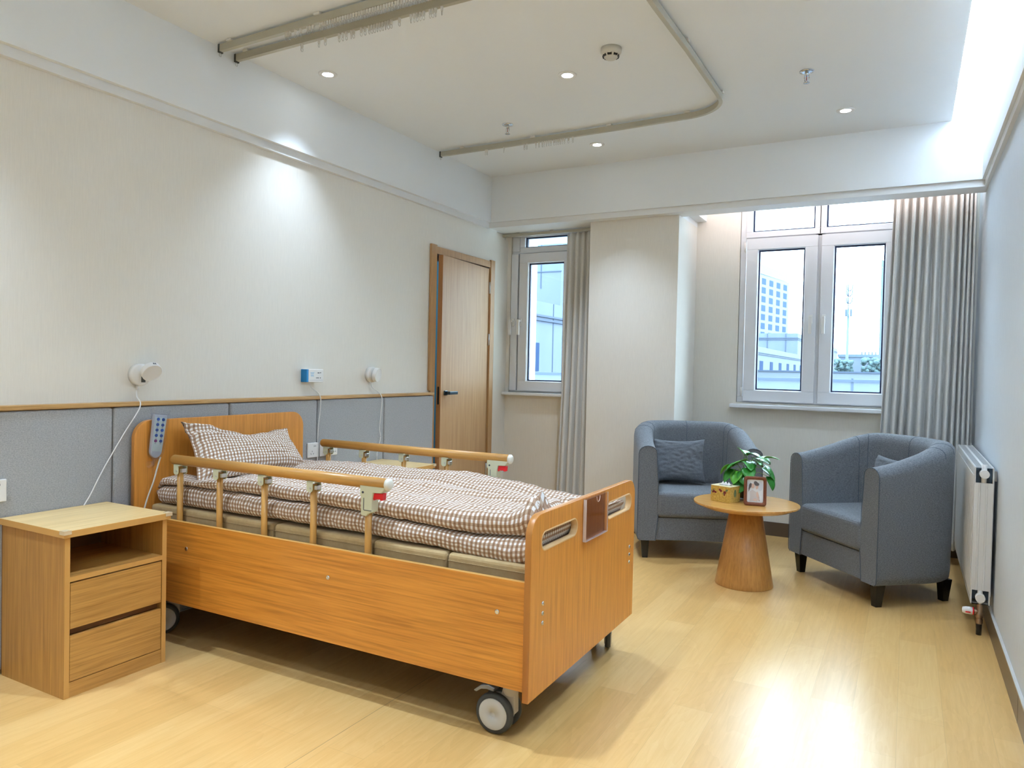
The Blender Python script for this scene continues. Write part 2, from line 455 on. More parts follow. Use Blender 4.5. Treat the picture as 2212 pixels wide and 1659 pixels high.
# ------------------------------------------------------------------ room shell
XW, XR = -3.235, 0.406            # left and right wall faces
YB, YA, YP, YN = 6.07, 5.82, 5.53, -1.8   # window wall, alcove wall, pillar face, wall behind the camera
ZC, ZS, ZU = 2.914, 2.487, 2.53
def sbox(name, boxes, mat, label=None, cat=None):
    m = MB()
    for b in boxes: m.box(*b)
    return struct(m.build(name, mat), label, cat)

sbox('floor', [(-3.45, 0.6, YN - 0.2, 6.35, -0.1, 0.0)], M['floor'])
sbox('wall_left', [(XW - 0.2, XW, YN - 0.2, 4.665, 0, 2.6), (XW - 0.2, XW, 5.492, YB + 0.28, 0, 2.6), (XW - 0.2, XW, 4.665, 5.492, 2.157, 2.6)], M['wall'])
sbox('wall_right', [(XR, XR + 0.2, YN - 0.2, 6.35, 0, 2.6)], M['wall_daylit'])
sbox('wall_near', [(XW - 0.2, XR + 0.2, YN - 0.2, YN, 0, 3.2)], M['wall'])
sbox('wall_back', [(-1.58, -1.225, YB, YB + 0.28, 0, 2.95), (-0.03, XR + 0.2, YB, YB + 0.28, 0, 2.95), (-1.225, -0.03, YB, YB + 0.28, 0, 1.05), (-1.225, -0.03, YB, YB + 0.28, 2.80, 2.95)], M['wall'])
sbox('wall_alcove', [(XW, -3.20, YA, YB + 0.28, 0, ZS), (-2.47, -2.31, YA, YB + 0.28, 0, ZS), (-3.20, -2.47, YA, YB + 0.28, 0, 1.07)], M['wall'])
sbox('wall_pillar', [(-2.31, -1.578, YP, YB + 0.28, 0, ZS)], M['wall'])
# beams all round the tray ceiling, with a stepped lower edge
sbox('trim_1', [(XW - 0.2, XW + 0.055, YN - 0.2, 5.46, ZU, 3.2)], M['ceiling'], 'long white bulkhead above the padded wall')
sbox('trim_2', [(XW + 0.055, 0.37, 5.41, 5.61, ZU, 3.2), (XW - 0.2, -1.578, 5.61, YB + 0.28, ZU, 3.2), (-1.578, -1.50, 5.61, YB, ZU, 3.2)], M['ceiling'], 'white bulkhead across the window end of the ceiling')
sbox('trim_3', [(0.37, XR + 0.2, YN - 0.2, 5.61, ZU, 3.2)], M['ceiling'], 'white bulkhead along the right wall')
sbox('trim_4', [(XW - 0.2, XW + 0.028, YN - 0.2, 5.45, ZS, ZU)], M['trim'], 'recessed white strip under the left bulkhead')
sbox('trim_5', [(XW + 0.028, XR - 0.02, 5.432, 5.61, ZS, ZU), (XW - 0.2, -1.578, 5.61, YB + 0.28, ZS, ZU)], M['trim'], 'recessed white strip under the window bulkhead')
sbox('trim_6', [(XR - 0.02, XR + 0.2, YN - 0.2, 5.61, ZS, ZU)], M['trim'], 'recessed white strip under the right bulkhead')
sbox('ceiling', [(XW - 0.1, 0.195, YN - 0.1, 5.42, ZC, 2.945), (-1.6, XR + 0.2, 5.60, YB + 0.28, 2.86, 2.95),
                 (-0.35, XR + 0.2, YN - 0.2, 5.61, 3.12, 3.2), (-0.42, -0.35, YN - 0.2, 5.61, 2.94, 3.2)], M['ceiling'])
# skirting
mb = MB(); mb.box(XR - 0.012, XR + 0.002, YN, YB, 0, 0.105); mb.mi = 1; mb.box(XR - 0.012, XR + 0.002, YN, YB, 0.105, 0.112)
mb.mi = 2; mb.box(XR - 0.0125, XR, 3.275, 3.279, 0, 0.105)
struct(mb.build('baseboard_right', [M['base'], M['basetop'], M['black']]))
mb = MB(); mb.box(-1.578, XR - 0.012, YB - 0.012, YB + 0.002, 0, 0.108); struct(mb.build('baseboard_back', M['base']))
mb = MB(); mb.box(-2.31, -1.566, YP - 0.012, YP + 0.002, 0, 0.108); mb.box(-1.58, -1.566, YP, YB - 0.012, 0, 0.108); struct(mb.build('baseboard_pillar', M['base']))
mb = MB(); mb.box(XW + 0.002, -2.31, YA - 0.012, YA + 0.002, 0, 0.108); struct(mb.build('baseboard_alcove', M['base']))
# bathroom niche behind the door, closed; an unseen lamp is added to brighten it
sbox('wall_bathroom', [(-4.35, -4.3, 4.2, 6.2, 0, 2.4), (-4.3, XW - 0.2, 4.15, 4.2, 0, 2.4), (-4.3, XW - 0.2, 6.15, 6.2, 0, 2.4), (-4.35, XW - 0.2, 4.15, 6.2, 2.35, 2.4), (-4.35, XW - 0.2, 4.15, 6.2, -0.05, 0.0)], M['teal'])

# ------------------------------------------------------------------ door
d = struct(empty('door_1', (XW, 5.08, 0)), 'wood veneer door standing slightly ajar beside the padded wall', 'door')
def Lz(o, p): return (p[0] - o.location.x, p[1] - o.location.y, p[2])
def lbox(m, o, x0, x1, y0, y1, z0, z1, **k):
    ox, oy = o.location.x, o.location.y
    m.box(x0 - ox, x1 - ox, y0 - oy, y1 - oy, z0, z1, **k); return m
for y0, y1 in ((4.590, 4.665), (5.492, 5.560)):
    m = MB(); lbox(m, d, XW - 0.2, XW + 0.020, y0 + (0.02 if y0 < 5 else 0), y1, 0, 2.222, bev=0.002)
    if y0 < 5: lbox(m, d, XW + 0.002, XW + 0.020, y0, y0 + 0.021, 1.10, 2.222, bev=0.002)
    m.build('door_jamb', M['casing'], d)
m = MB(); lbox(m, d, XW - 0.2, XW + 0.014, 4.666, 5.491, 2.157, 2.212, bev=0.002); m.build('door_head', M['casing'], d)
hx, hy = XW + 0.004, 5.486
ang = math.radians(4.2)
leaf = MB(); leaf.box(-0.040, 0.0, -0.806, 0.0, 0.012, 2.146, bev=0.001)
leaf = leaf.build('door_leaf', [M['door'], M['dooredge']], d)
leaf.location = (hx - XW, hy - 5.08, 0); leaf.rotation_euler = (0, 0, ang)
for p in leaf.data.polygons: p.material_index = 1 if abs(p.normal.y) > 0.9 else 0
m = MB(); m.prism(rrect(-0.028, -0.012, 0.99, 1.13, 0.0079, 6), -0.8085, -0.8055, 'xz'); m.build('latch_plate', M['black'], leaf)
m = MB(); m.box(0.0, 0.012, -0.76, -0.712, 1.062, 1.098, bev=0.003); m.box(0.012, 0.05, -0.748, -0.724, 1.068, 1.092, bev=0.003)
m.box(0.038, 0.058, -0.76, -0.63, 1.068, 1.092, bev=0.003); m.build('door_handle', plain('handle_gunmetal', (0.05, 0.09, 0.12), 0.3, 0.7), leaf)
for z in (1.93, 1.48, 0.35):
    m = MB(); m.cyl((0.006, 0.002, z), (0.006, 0.002, z + 0.1), 0.007, 12); m.build('hinge', M['steel'], d).location = (hx - XW, hy - 5.08, 0)
m = MB(); lbox(m, d, XW - 0.022, XW - 0.004, 4.663, 4.668, 1.02, 1.10); m.build('strike_plate', M['steel'], d)

# ------------------------------------------------------------------ padded wall panels + oak cap
PX0, PX1 = -3.214, -3.186
seams = [1.05, 2.054, 2.703, 3.365, 4.015, 4.612]
labs = ['wide grey padded wall panel above the near nightstand, at the left picture edge', 'grey padded wall panel behind the bed remote and the left half of the headboard',
        'grey padded wall panel behind the right half of the headboard', 'grey padded wall panel with the far sensor cord hanging in front of it', 'grey padded wall panel right beside the door']
for (a, b), lab in zip(zip(seams, seams[1:]), labs):
    t = thing('wall_panel', (PX0, (a + b) / 2, 0.02), lab, 'wall panel', 'padded panels along the bed wall')
    m = MB(); m.box(0, PX1 - PX0, -(b - a) / 2 + 0.002, (b - a) / 2 - 0.002, 0, 1.043, bev=0.012, seg=3); m.build('upholstery', M['panel'], t)
m = MB(); m.box(XW, PX0, 1.05, 4.585, 0.02, 1.064); struct(m.build('trim_7', M['casing']), 'backing board behind the padded panels')
m = MB(); m.box(XW, PX1 + 0.006, 1.05, 4.615, 1.066, 1.086, bev=0.003); struct(m.build('trim_8', M['oaktrim']), 'thin oak cap along the top of the padded panels')

# ------------------------------------------------------------------ windows
def ring(m, x0, x1, z0, z1, w, y0, y1, bev=0.003):
    m.box(x0, x1, y0, y1, z0, z0 + w, bev=bev); m.box(x0, x1, y0, y1, z1 - w, z1, bev=bev)
    m.box(x0, x0 + w, y0, y1, z0 + w, z1 - w, bev=bev); m.box(x1 - w, x1, y0, y1, z0 + w, z1 - w, bev=bev)
def sash(parent, x0, x1, z0, z1, w, y, hx=None, hs=1, hinge=None):
    m = MB(); ring(m, x0, x1, z0, z1, w, y, y + 0.06)
    ring(m, x0 + w - 0.014, x1 - w + 0.014, z0 + w - 0.014, z1 - w + 0.014, 0.018, y + 0.008, y + 0.03, 0.002)
    s = m.build('sash', M['pvc'], parent)
    m = MB(); ring(m, x0 + w - 0.002, x1 - w + 0.002, z0 + w - 0.002, z1 - w + 0.002, 0.017, y + 0.029, y + 0.05, 0); m.build('gasket', M['gasket'], s)
    m = MB(); m.box(x0 + w, x1 - w, y + 0.036, y + 0.042, z0 + w, z1 - w); m.build('pane', M['glass'], s)
    if hx is not None:
        zc = (z0 + z1) / 2
        m = MB(); m.box(hx - 0.014, hx + 0.014, y - 0.012, y, zc - 0.035, zc + 0.035, bev=0.004)
        m.cyl((hx, y - 0.01, zc + 0.01), (hx, y - 0.045, zc + 0.01), 0.010, 12)
        m.box(hx - 0.012, hx + 0.012, y - 0.055, y - 0.038, zc - 0.115, zc + 0.022, bev=0.004)
        m.build('window_handle', M['white'], s)
    return s
def fixed(parent, x0, x1, z0, z1, y):
    m = MB(); ring(m, x0 - 0.002, x1 + 0.002, z0 - 0.002, z1 + 0.002, 0.012, y + 0.012, y + 0.04, 0); g = m.build('gasket', M['gasket'], parent)
    m = MB(); m.box(x0, x1, y + 0.024, y + 0.030, z0, z1); m.build('pane', M['glass'], parent)

w1 = struct(empty('window_1', (0, 0, 0)), 'tall white two-sash window beside the drawn curtain', 'window')
y = YB - 0.02
m = MB()
ring(m, -1.222, -0.032, 1.052, 2.80, 0.045, y + 0.03, y + 0.10)
m.box(-1.18, -0.08, y + 0.03, y + 0.10, 2.358, 2.415, bev=0.003); m.box(-0.664, -0.588, y + 0.03, y + 0.10, 1.09, 2.76, bev=0.003)
ring(m, -1.178, -0.62, 2.372, 2.765, 0.045, y + 0.012, y + 0.07); ring(m, -0.632, -0.076, 2.372, 2.765, 0.045, y + 0.012, y + 0.07)
m.build('window_frame', M['pvc'], w1)
fixed(w1, -1.128, -0.667, 2.420, 2.722, y + 0.03); fixed(w1, -0.583, -0.123, 2.420, 2.722, y + 0.03)
sash(w1, -1.170, -0.639, 1.062, 2.362, 0.088, y, -0.675)
sash(w1, -0.613, -0.082, 1.062, 2.362, 0.088, y, -0.582)
for z in (2.26, 1.10):
    m = MB(); m.cyl((-1.180, y - 0.006, z), (-1.180, y - 0.006, z + 0.075), 0.009, 12); m.build('hinge', M['white'], w1)
m = MB(); m.box(-1.262, -0.02, 5.985, YB, 1.008, 1.038, bev=0.006); m.build('window_sill', M['pvc'], w1)

w2 = struct(empty('window_2', (0, 0, 0)), 'narrow white window in the alcove beside the door', 'window')
y = YA - 0.005
m = MB()
ring(m, -3.20, -2.47, 1.07, 2.515, 0.045, y + 0.03, y + 0.10)
m.box(-3.16, -2.51, y + 0.03, y + 0.10, 2.318, 2.362, bev=0.003); ring(m, -3.115, -2.50, 2.322, 2.515, 0.05, y + 0.012, y + 0.07)
m.box(-3.195, -3.122, y + 0.02, y + 0.09, 2.34, 2.47, bev=0.003)
m.build('window_frame', M['pvc'], w2)
fixed(w2, -3.065, -2.55, 2.372, 2.465, y + 0.03)
s2 = sash(w2, -3.110, -2.585, 1.085, 2.318, 0.085, y, -3.088)
m = MB(); m.box(-3.192, -3.124, y, y + 0.06, 1.085, 2.318, bev=0.003); lf = m.build('sash', M['pvc'], w2)
m = MB(); m.box(-3.123, -3.111, y + 0.03, y + 0.05, 1.09, 2.31); m.build('gasket', M['black'], w2)
m = MB(); zc = 1.70
m.box(-3.176, -3.148, y - 0.012, y, zc - 0.035, zc + 0.035, bev=0.004); m.cyl((-3.162, y - 0.01, zc + 0.01), (-3.162, y - 0.045, zc + 0.01), 0.010, 12)
m.box(-3.186, -3.162, y - 0.055, y - 0.038, zc - 0.115, zc + 0.022, bev=0.004); m.build('window_handle', M['white'], lf)
m = MB(); m.box(XW + 0.001, -2.30, 5.745, YA, 1.044, 1.070, bev=0.005); m.build('window_sill', M['pvc'], w2)

# ------------------------------------------------------------------ curtains
def curtain(name, xt0, xt1, xb0, xb1, y, zt, zb, folds, amp, parent, seed, gather=False, wv=0.0):
    rnd = random.Random(seed); nu = folds * 16; nv = 40; rows = []
    ph = [rnd.uniform(-0.5, 0.5) for _ in range(folds + 2)]; am = [rnd.uniform(0.65, 1.15) for _ in range(folds + 2)]
    for j in range(nv + 1):
        t = j / nv; z = zt + (zb - zt) * t; r = []
        for i in range(nu + 1):
            u = i / nu; k = u * folds; n = int(k)
            a = am[n] + (am[n + 1] - am[n]) * (k - n)
            w = math.sin(2 * PI * k + 0.5 * ph[n] * math.sin(PI * (k - n)))
            w = math.copysign(abs(w) ** 0.6, w)
            am2 = amp * a * ((0.55 + 0.45 * smoothstep(0, 0.25, t)) if gather else 1.0)
            x0 = xt0 + (xb0 - xt0) * (t ** 1.3); x1 = xt1 + (xb1 - xt1) * t
            xx = x0 + (x1 - x0) * (u + wv * math.sin(PI * u) * u) + 0.004 * math.sin(2.2 * t + n)
            r.append((xx, y + am2 * w + 0.004 * math.sin(2 * t + 5 * u), z))
        rows.append(r)
    m = MB(); m.grid(rows)
    o = m.build(name, M['curtain'], parent)
    so = o.modifiers.new('cloth', 'SOLIDIFY'); so.thickness = 0.003
    return o
t = thing('curtain', (0.15, 5.84, 0), 'wide grey curtain drawn to the right of the big window', 'curtain')
c = curtain('cloth', -0.125, 0.375, -0.20, 0.37, 5.84, 2.70, 0.10, 12, 0.042, None, 3, wv=0.16)
c.parent = t; c.location = (-0.15, -5.84, 0)
t = thing('curtain', (-2.45, 5.72, 0), 'narrow grey curtain hanging in the alcove by the small window', 'curtain')
c = curtain('cloth', -2.60, -2.325, -2.66, -2.325, 5.72, 2.452, 0.06, 5, 0.026, None, 5, True); c.parent = t; c.location = (2.45, -5.72, 0)
t = thing('curtain_rail', (-2.8, 5.72, 2.455), 'straight beige rail under the alcove soffit carrying the narrow curtain', 'rail')
m = MB(); m.box(-0.43, 0.48, -0.014, 0.014, 0.0, 0.026, bev=0.002); m.build('rail', M['alu'], t)
for x in (-0.28, 0.05):
    m = MB(); m.box(x - 0.012, x + 0.012, -0.016, 0.016, 0.024, 0.032, bev=0.002); m.build('bracket', M['steel'], t)
m = MB(); m.tube([(-0.41 + 0.006 * math.sin(a), 0, -0.012 + 0.008 * math.cos(a)) for a in [2 * PI * i / 12 for i in range(13)]], 0.0015, 6); m.build('end_ring', M['steel'], t)

# ------------------------------------------------------------------ hospital bed
FX, FY, ANG = -1.085, 2.68, 0.0063
bed = thing('hospital_bed', (FX, FY, 0), 'wooden hospital bed on casters with fold-down side rails', 'bed', rz=ANG)
WF, WH = 1.06, 1.08
def U(u): return -u
# footboard with two grip slots
outer = rrect(-WF / 2, WF / 2, 0.162, 0.789, 0.085, 10, (0, 0, 1, 1))
# soften the lower corners too
outer = rrect(-WF / 2, WF / 2, 0.162, 0.789, 0.075, 10, (0, 0, 1, 1))
h1 = rrect(-0.452, -0.145, 0.660, 0.722, 0.0305, 10)[::-1]; h2 = rrect(0.172, 0.476, 0.660, 0.728, 0.0335, 10)[::-1]
fb = plate('footboard', outer, [h1, h2], -0.024, 0.0, [M['bedz'], M['bededge']], bed, 0.0018)
for ys in ((-0.452, -0.145, 0.660, 0.722), (0.172, 0.476, 0.660, 0.728)):
    o_ = rrect(ys[0] - 0.004, ys[1] + 0.004, ys[2] - 0.004, ys[3] + 0.004, 0.0345 if ys[3] < 0.725 else 0.0375, 10)
    i_ = rrect(ys[0] + 0.001, ys[1] - 0.001, ys[2] + 0.001, ys[3] - 0.001, 0.0295 if ys[3] < 0.725 else 0.0325, 10)[::-1]
    plate('grip_liner', o_, [i_], -0.0255, 0.0015, [M['slot'], M['slot']], fb, 0.0006)
for yy, zz in ((-0.434, (0.475, 0.441, 0.407)), (0.466, (0.486, 0.451, 0.417))):
    for z in zz:
        m = MB(); m.lathe([(0.008, -0.002), (0.008, 0.002), (0.005, 0.004), (0.002, 0.002)], (0, yy, z), 14, 'x'); m.build('screw', M['chrome'], fb)
hb = plate('headboard', rrect(-WH / 2, WH / 2, 0.15, 1.001, 0.085, 10, (0, 0, 1, 1)), [], U(2.083), U(2.0585), [M['bedz'], M['bededge']], bed, 0.003)
for s in (-1, 1):
    m = MB(); a, b = sorted((s * 0.518, s * 0.500)); m.box(U(2.056), U(0.026), a, b, 0.1905, 0.5632, bev=0.002)
    sp = m.build('side_panel', [M['bedx'], M['oakedge']], bed)
    for p in sp.data.polygons: p.material_index = 1 if p.normal.z > 0.9 else 0
    for u in (1.718, 0.891, 0.131):
        m = MB(); m.lathe([(0.009, -0.002 * s), (0.009, 0.003 * s), (0.006, 0.005 * s), (0.003, 0.003 * s)], (U(u), s * 0.518, 0.447), 14, 'y'); m.build('bolt', M['chrome'], sp)
# chassis
m = MB()
for s in (-1, 1): m.box(U(2.03), U(0.04), s * 0.44 - 0.02, s * 0.44 + 0.02, 0.20, 0.25)
for u in (0.16, 0.75, 1.35, 1.9): m.box(U(u + 0.02), U(u - 0.02), -0.43, 0.43, 0.205, 0.245)
for u in (0.3, 1.0, 1.8):
    for s in (-1, 1): m.box(U(u + 0.015), U(u - 0.015), s * 0.40 - 0.015, s * 0.40 + 0.015, 0.24, 0.47)
m.box(U(2.03), U(0.03), -0.47, 0.47, 0.455, 0.475)
m.build('chassis', M['darksteel'], bed)
# side rails
POSTS = (1.81, 1.55, 1.278, 1.004, 0.724)
for s in (-1, 1):
    v = s * 0.484
    m = MB(); r0 = 0.0225
    m.cyl((U(1.850), v, 0.832), (U(0.636), v, 0.832), r0, 20)
    rl = m.build('side_rail', M['rail'], bed); rl['label'] = 'near wood-look side rail' if s < 0 else 'far wood-look side rail'
    m = MB(); m.lathe([(r0 + 0.0008, 0), (r0 + 0.0008, 0.009), (r0 - 0.004, 0.0145), (r0 - 0.010, 0.0165), (0.004, 0.0170)], (U(0.636), v, 0.832), 20, 'x'); m.build('end_cap', M['creamcap'], rl)
    m = MB(); m.lathe([(0.006, -0.010), (r0 - 0.004, -0.007), (r0, 0.0)], (U(1.850), v, 0.832), 20, 'x'); m.build('end_cap', M['rail'], rl)
    for u in POSTS:
        m = MB(); m.cyl((U(u), v, 0.30), (U(u), v, 0.80), 0.0135, 16); m.build('rail_post', M['post'], rl)
        if u != POSTS[-1]:
            m = MB(); x = U(u)
            m.prism(rrect(x - 0.021, x + 0.009, 0.768, 0.812, 0.012, 6, (1, 1, 0, 0)), v - 0.020, v - 0.016, 'xz')
            m.prism(rrect(x - 0.009, x + 0.021, 0.768, 0.812, 0.012, 6, (1, 1, 0, 0)), v + 0.016, v + 0.020, 'xz')
            m.box(x - 0.021, x + 0.021, v - 0.020, v + 0.020, 0.808, 0.813)
            m.mi = 1; m.cyl((x, v - 0.022, 0.785), (x, v + 0.022, 0.785), 0.004, 10)
            m.box(x + 0.012, x + 0.026, v - 0.012, v + 0.012, 0.778, 0.796, bev=0.002)
            m.build('rail_bracket', [M['cream'], M['steel']], rl)
    x = U(POSTS[-1])
    prof = [(-0.028, 0.822), (-0.028, 0.786), (-0.022, 0.778), (-0.022, 0.708), (0.004, 0.704), (0.012, 0.714), (0.030, 0.722), (0.031, 0.775), (0.036, 0.797), (0.076, 0.799), (0.090, 0.818), (0.090, 0.822)]
    m = MB(); m.prism([(x + a, b) for a, b in prof], v - 0.021, v + 0.021, 'xz'); lt = m.build('rail_latch', M['cream'], rl, bevel=0.003)
    m = MB(); m.box(x - 0.006, x + 0.031, v - 0.0225, v - 0.0205, 0.7275, 0.7295); m.box(x - 0.008, x - 0.006, v - 0.0225, v - 0.0205, 0.729, 0.775)
    m.cyl((x - 0.012, v - 0.023, 0.796), (x - 0.012, v - 0.02, 0.796), 0.0045, 12); m.build('latch_seam', M['ink'], lt)
    pr = [(0.016, 0.797), (0.016, 0.770), (0.021, 0.760), (0.029, 0.762), (0.034, 0.776), (0.042, 0.775), (0.050, 0.772), (0.058, 0.774), (0.066, 0.770), (0.074, 0.770), (0.076, 0.797)]
    m = MB(); m.prism([(x + a, b) for a, b in pr], v - 0.0125, v + 0.0125, 'xz'); m.build('release_lever', M['red'], lt, bevel=0.003)
# casters
def caster(u, v, turn, brake=True):
    cx, cy = U(u), v
    root = empty('caster', (cx, cy, 0), turn); root.parent = bed
    # twin wheels; axle along local y, swivel offset along local x
    for s in (-1, 1):
        m = MB(); R = 0.0715
        m.lathe([(R - 0.018, -0.013), (R - 0.004, -0.013), (R, -0.006), (R, 0.006), (R - 0.004, 0.013), (R - 0.018, 0.013)], (-0.035, s * 0.032, R), 36, 'y'); w = m.build('wheel', M['rubber'], root)
        m = MB(); m.lathe([(R - 0.016, -0.0145), (R - 0.018, -0.0165), (0.01, -0.0175), (0.01, 0.0175), (R - 0.018, 0.0165), (R - 0.016, 0.0145)], (-0.035, s * 0.032, R), 36, 'y'); m.build('wheel_disc', M['disc'], w)
    m = MB()
    m.prism([(-0.04, 0.05), (-0.02, 0.135), (-0.012, 0.165), (0.034, 0.165), (0.036, 0.075), (0.018, 0.062), (-0.01, 0.055)], -0.016, 0.016, 'xz')
    m.lathe([(0.024, 0.135), (0.028, 0.15), (0.028, 0.205)], (0.012, 0, 0), 24)
    m.build('hood', M['beige'], root, bevel=0.004)
    if brake:
        pts = [(-0.045, 0.150), (-0.07, 0.158), (-0.10, 0.150), (-0.128, 0.128), (-0.118, 0.124), (-0.098, 0.138), (-0.075, 0.142), (-0.045, 0.138)]
        m = MB(); m.prism(pts, -0.022, 0.022, 'xz'); m.build('brake_lever', M['lever'], root, bevel=0.002)
caster(0.125, -0.437, 0.02); caster(0.120, 0.452, -1.22, False); caster(1.965, -0.405, 0.93, False); caster(1.945, 0.437, 0.4, False)
# chart pocket on the footboard
m = MB(); y0, y1, z0, z1 = -0.092, 0.142, 0.620, 0.783
m.box(0.012, 0.015, y0, y1, z0, z1); m.box(0.0015, 0.003, y0, y1, z0, z1)
cp = m.build('chart_pocket', M['acrylic'], bed); cp['label'] = 'clear acrylic chart pocket'
for q in ((0.003, 0.0155, y0 - 0.001, y0 + 0.0012, z0, z1), (0.003, 0.0155, y0, y1, z0 - 0.001, z0 + 0.001), (0.012, 0.0155, y1 - 0.001, y1, z0, z1)):
    m = MB(); m.box(*q); m.build('pocket_edge', M['acryledge'], cp)
m = MB(); m.tube([(0.0155, 0.03 + 0.017 * math.cos(a), z1 - 0.002 + 0.022 * math.sin(a)) for a in [PI + PI * i / 14 for i in range(15)]], 0.0013, 6); m.build('thumb_notch', M['acryledge'], cp)

def bedpt(u, v, z):
    c, s = math.cos(ANG), math.sin(ANG); return (FX - u * c - v * s, FY - u * s + v * c, z)
# ------------------------------------------------------------------ mattress
t = thing('mattress', bedpt(1.04, 0, 0.476), 'khaki vinyl mattress in four blocks on the bed base', 'mattress', rz=ANG)
cuts = [2.05, 1.248, 0.722, 0.378, 0.03]
for a, b in zip(cuts, cuts[1:]):
    m = MB(); m.box(U(a - 0.003) + 1.04, U(b + 0.003) + 1.04, -0.462, 0.462, 0.002, 0.128, bev=0.014, seg=3)
    sct = m.build('mattress_block', M['mattress'], t)
    m = MB()
    for z in (0.060, 0.068, 0.1): m.box(U(a - 0.006) + 1.04, U(b + 0.006) + 1.04, -0.4645, 0.4645, z, z + 0.0025, bev=0.001)
    m.build('piping', M['piping'], sct)

# ------------------------------------------------------------------ duvet: folded in two thick layers
TB = [(0.0, 0.606), (0.13, 0.586), (0.3, 0.600), (0.5, 0.613), (0.87, 0.618), (1.2, 0.618), (1.78, 0.612), (2.05, 0.607)]
TCR = [(0.0, 0.690), (0.13, 0.682), (0.285, 0.672), (0.6, 0.690), (0.87, 0.700), (1.3, 0.703), (1.78, 0.706), (1.95, 0.692), (2.05, 0.684)]
TT = [(0.0, 0.800), (0.07, 0.800), (0.16, 0.762), (0.3, 0.752), (0.6, 0.758), (0.9, 0.765), (1.3, 0.763), (1.6, 0.752), (1.78, 0.738), (1.92, 0.734), (2.05, 0.724)]
TF = [(0.0, 0.700), (0.23, 0.700), (0.35, 0.708), (0.6, 0.738), (0.86, 0.760), (1.15, 0.752), (1.45, 0.752), (1.78, 0.738), (2.05, 0.725)]
def duvet_profile(u):
    zb, zc, zt, zf = (lerp_tab(T, u) for T in (TB, TCR, TT, TF))
    zc += 0.009 * noise.noise(Vector((u * 4.2, 1.7, 0))); zt += 0.010 * noise.noise(Vector((u * 3.1, 7.7, 0))); zf += 0.010 * noise.noise(Vector((u * 2.7, 4.1, 2)))
    vo = -0.466; P = []
    head = smoothstep(1.93, 2.05, u)
    lo = -0.457 + 0.010 * noise.noise(Vector((u * 3.5, 2.2, 9))); up = -0.446 + 0.020 * noise.noise(Vector((u * 2.6, 8.2, 3)))
    # bottom
    P += [(-0.30, max(zb, 0.606), 0), (-0.40, max(zb, 0.606), 0)]
    r = (zc - zb) / 2
    for i in range(15):
        a = -PI / 2 + PI * i / 14; P.append((lo + min(r, 0.05) - min(r, 0.05) * math.cos(a) ** 0.8 if math.cos(a) > 0 else lo + min(r, 0.05), zb + r + r * math.sin(a), 1))
    P.append((-0.40, zc + 0.001, 2)); P.append((-0.385, zc + 0.004, 2)); P.append((-0.40, zc + 0.007, 2))
    zc2 = zc + 0.006; r = (zt - zc2) / 2
    for i in range(15):
        a = -PI / 2 + PI * i / 14; rr = min(r, 0.045); P.append((up + rr - (rr * max(0, math.cos(a)) ** 0.8), zc2 + r + r * math.sin(a), 1))
    # top surface, three lengthwise swells
    for i in range(1, 46):
        q = i / 45; v = -0.40 + 0.83 * q
        base = zt + (zf - zt) * smoothstep(0.15, 0.95, q)
        shift = 0.05 * math.sin(1.6 * u)
        sw = 0.011 * math.sin(2 * PI * (q * 2.6 + 0.1 * u) + 0.4)
        val = -0.034 * math.exp(-((v - 0.10 - shift) / 0.040) ** 2) - 0.024 * math.exp(-((v + 0.13 - shift * 1.6) / 0.028) ** 2) - 0.020 * math.exp(-((v + 0.27 + shift) / 0.028) ** 2) - 0.018 * math.exp(-((v - 0.27 + 0.5 * shift) / 0.03) ** 2)
        fade = smoothstep(0, 0.12, q) * (1 - smoothstep(0.9, 1.0, q))
        P.append((v, base + (sw + val) * fade, 3))
    zz = zf; r = (zz - zb) / 2
    for i in range(1, 13):
        a = PI / 2 - PI * i / 12; P.append((0.43 + 0.036 * max(0, math.cos(a)) ** 0.7, zb + r + r * math.sin(a), 1))
    P += [(0.30, max(zb, 0.606), 0), (0.0, max(zb, 0.606), 0)]
    return P
us = [0.028 + (2.045 - 0.028) * i / 300 for i in range(301)]
rows = []
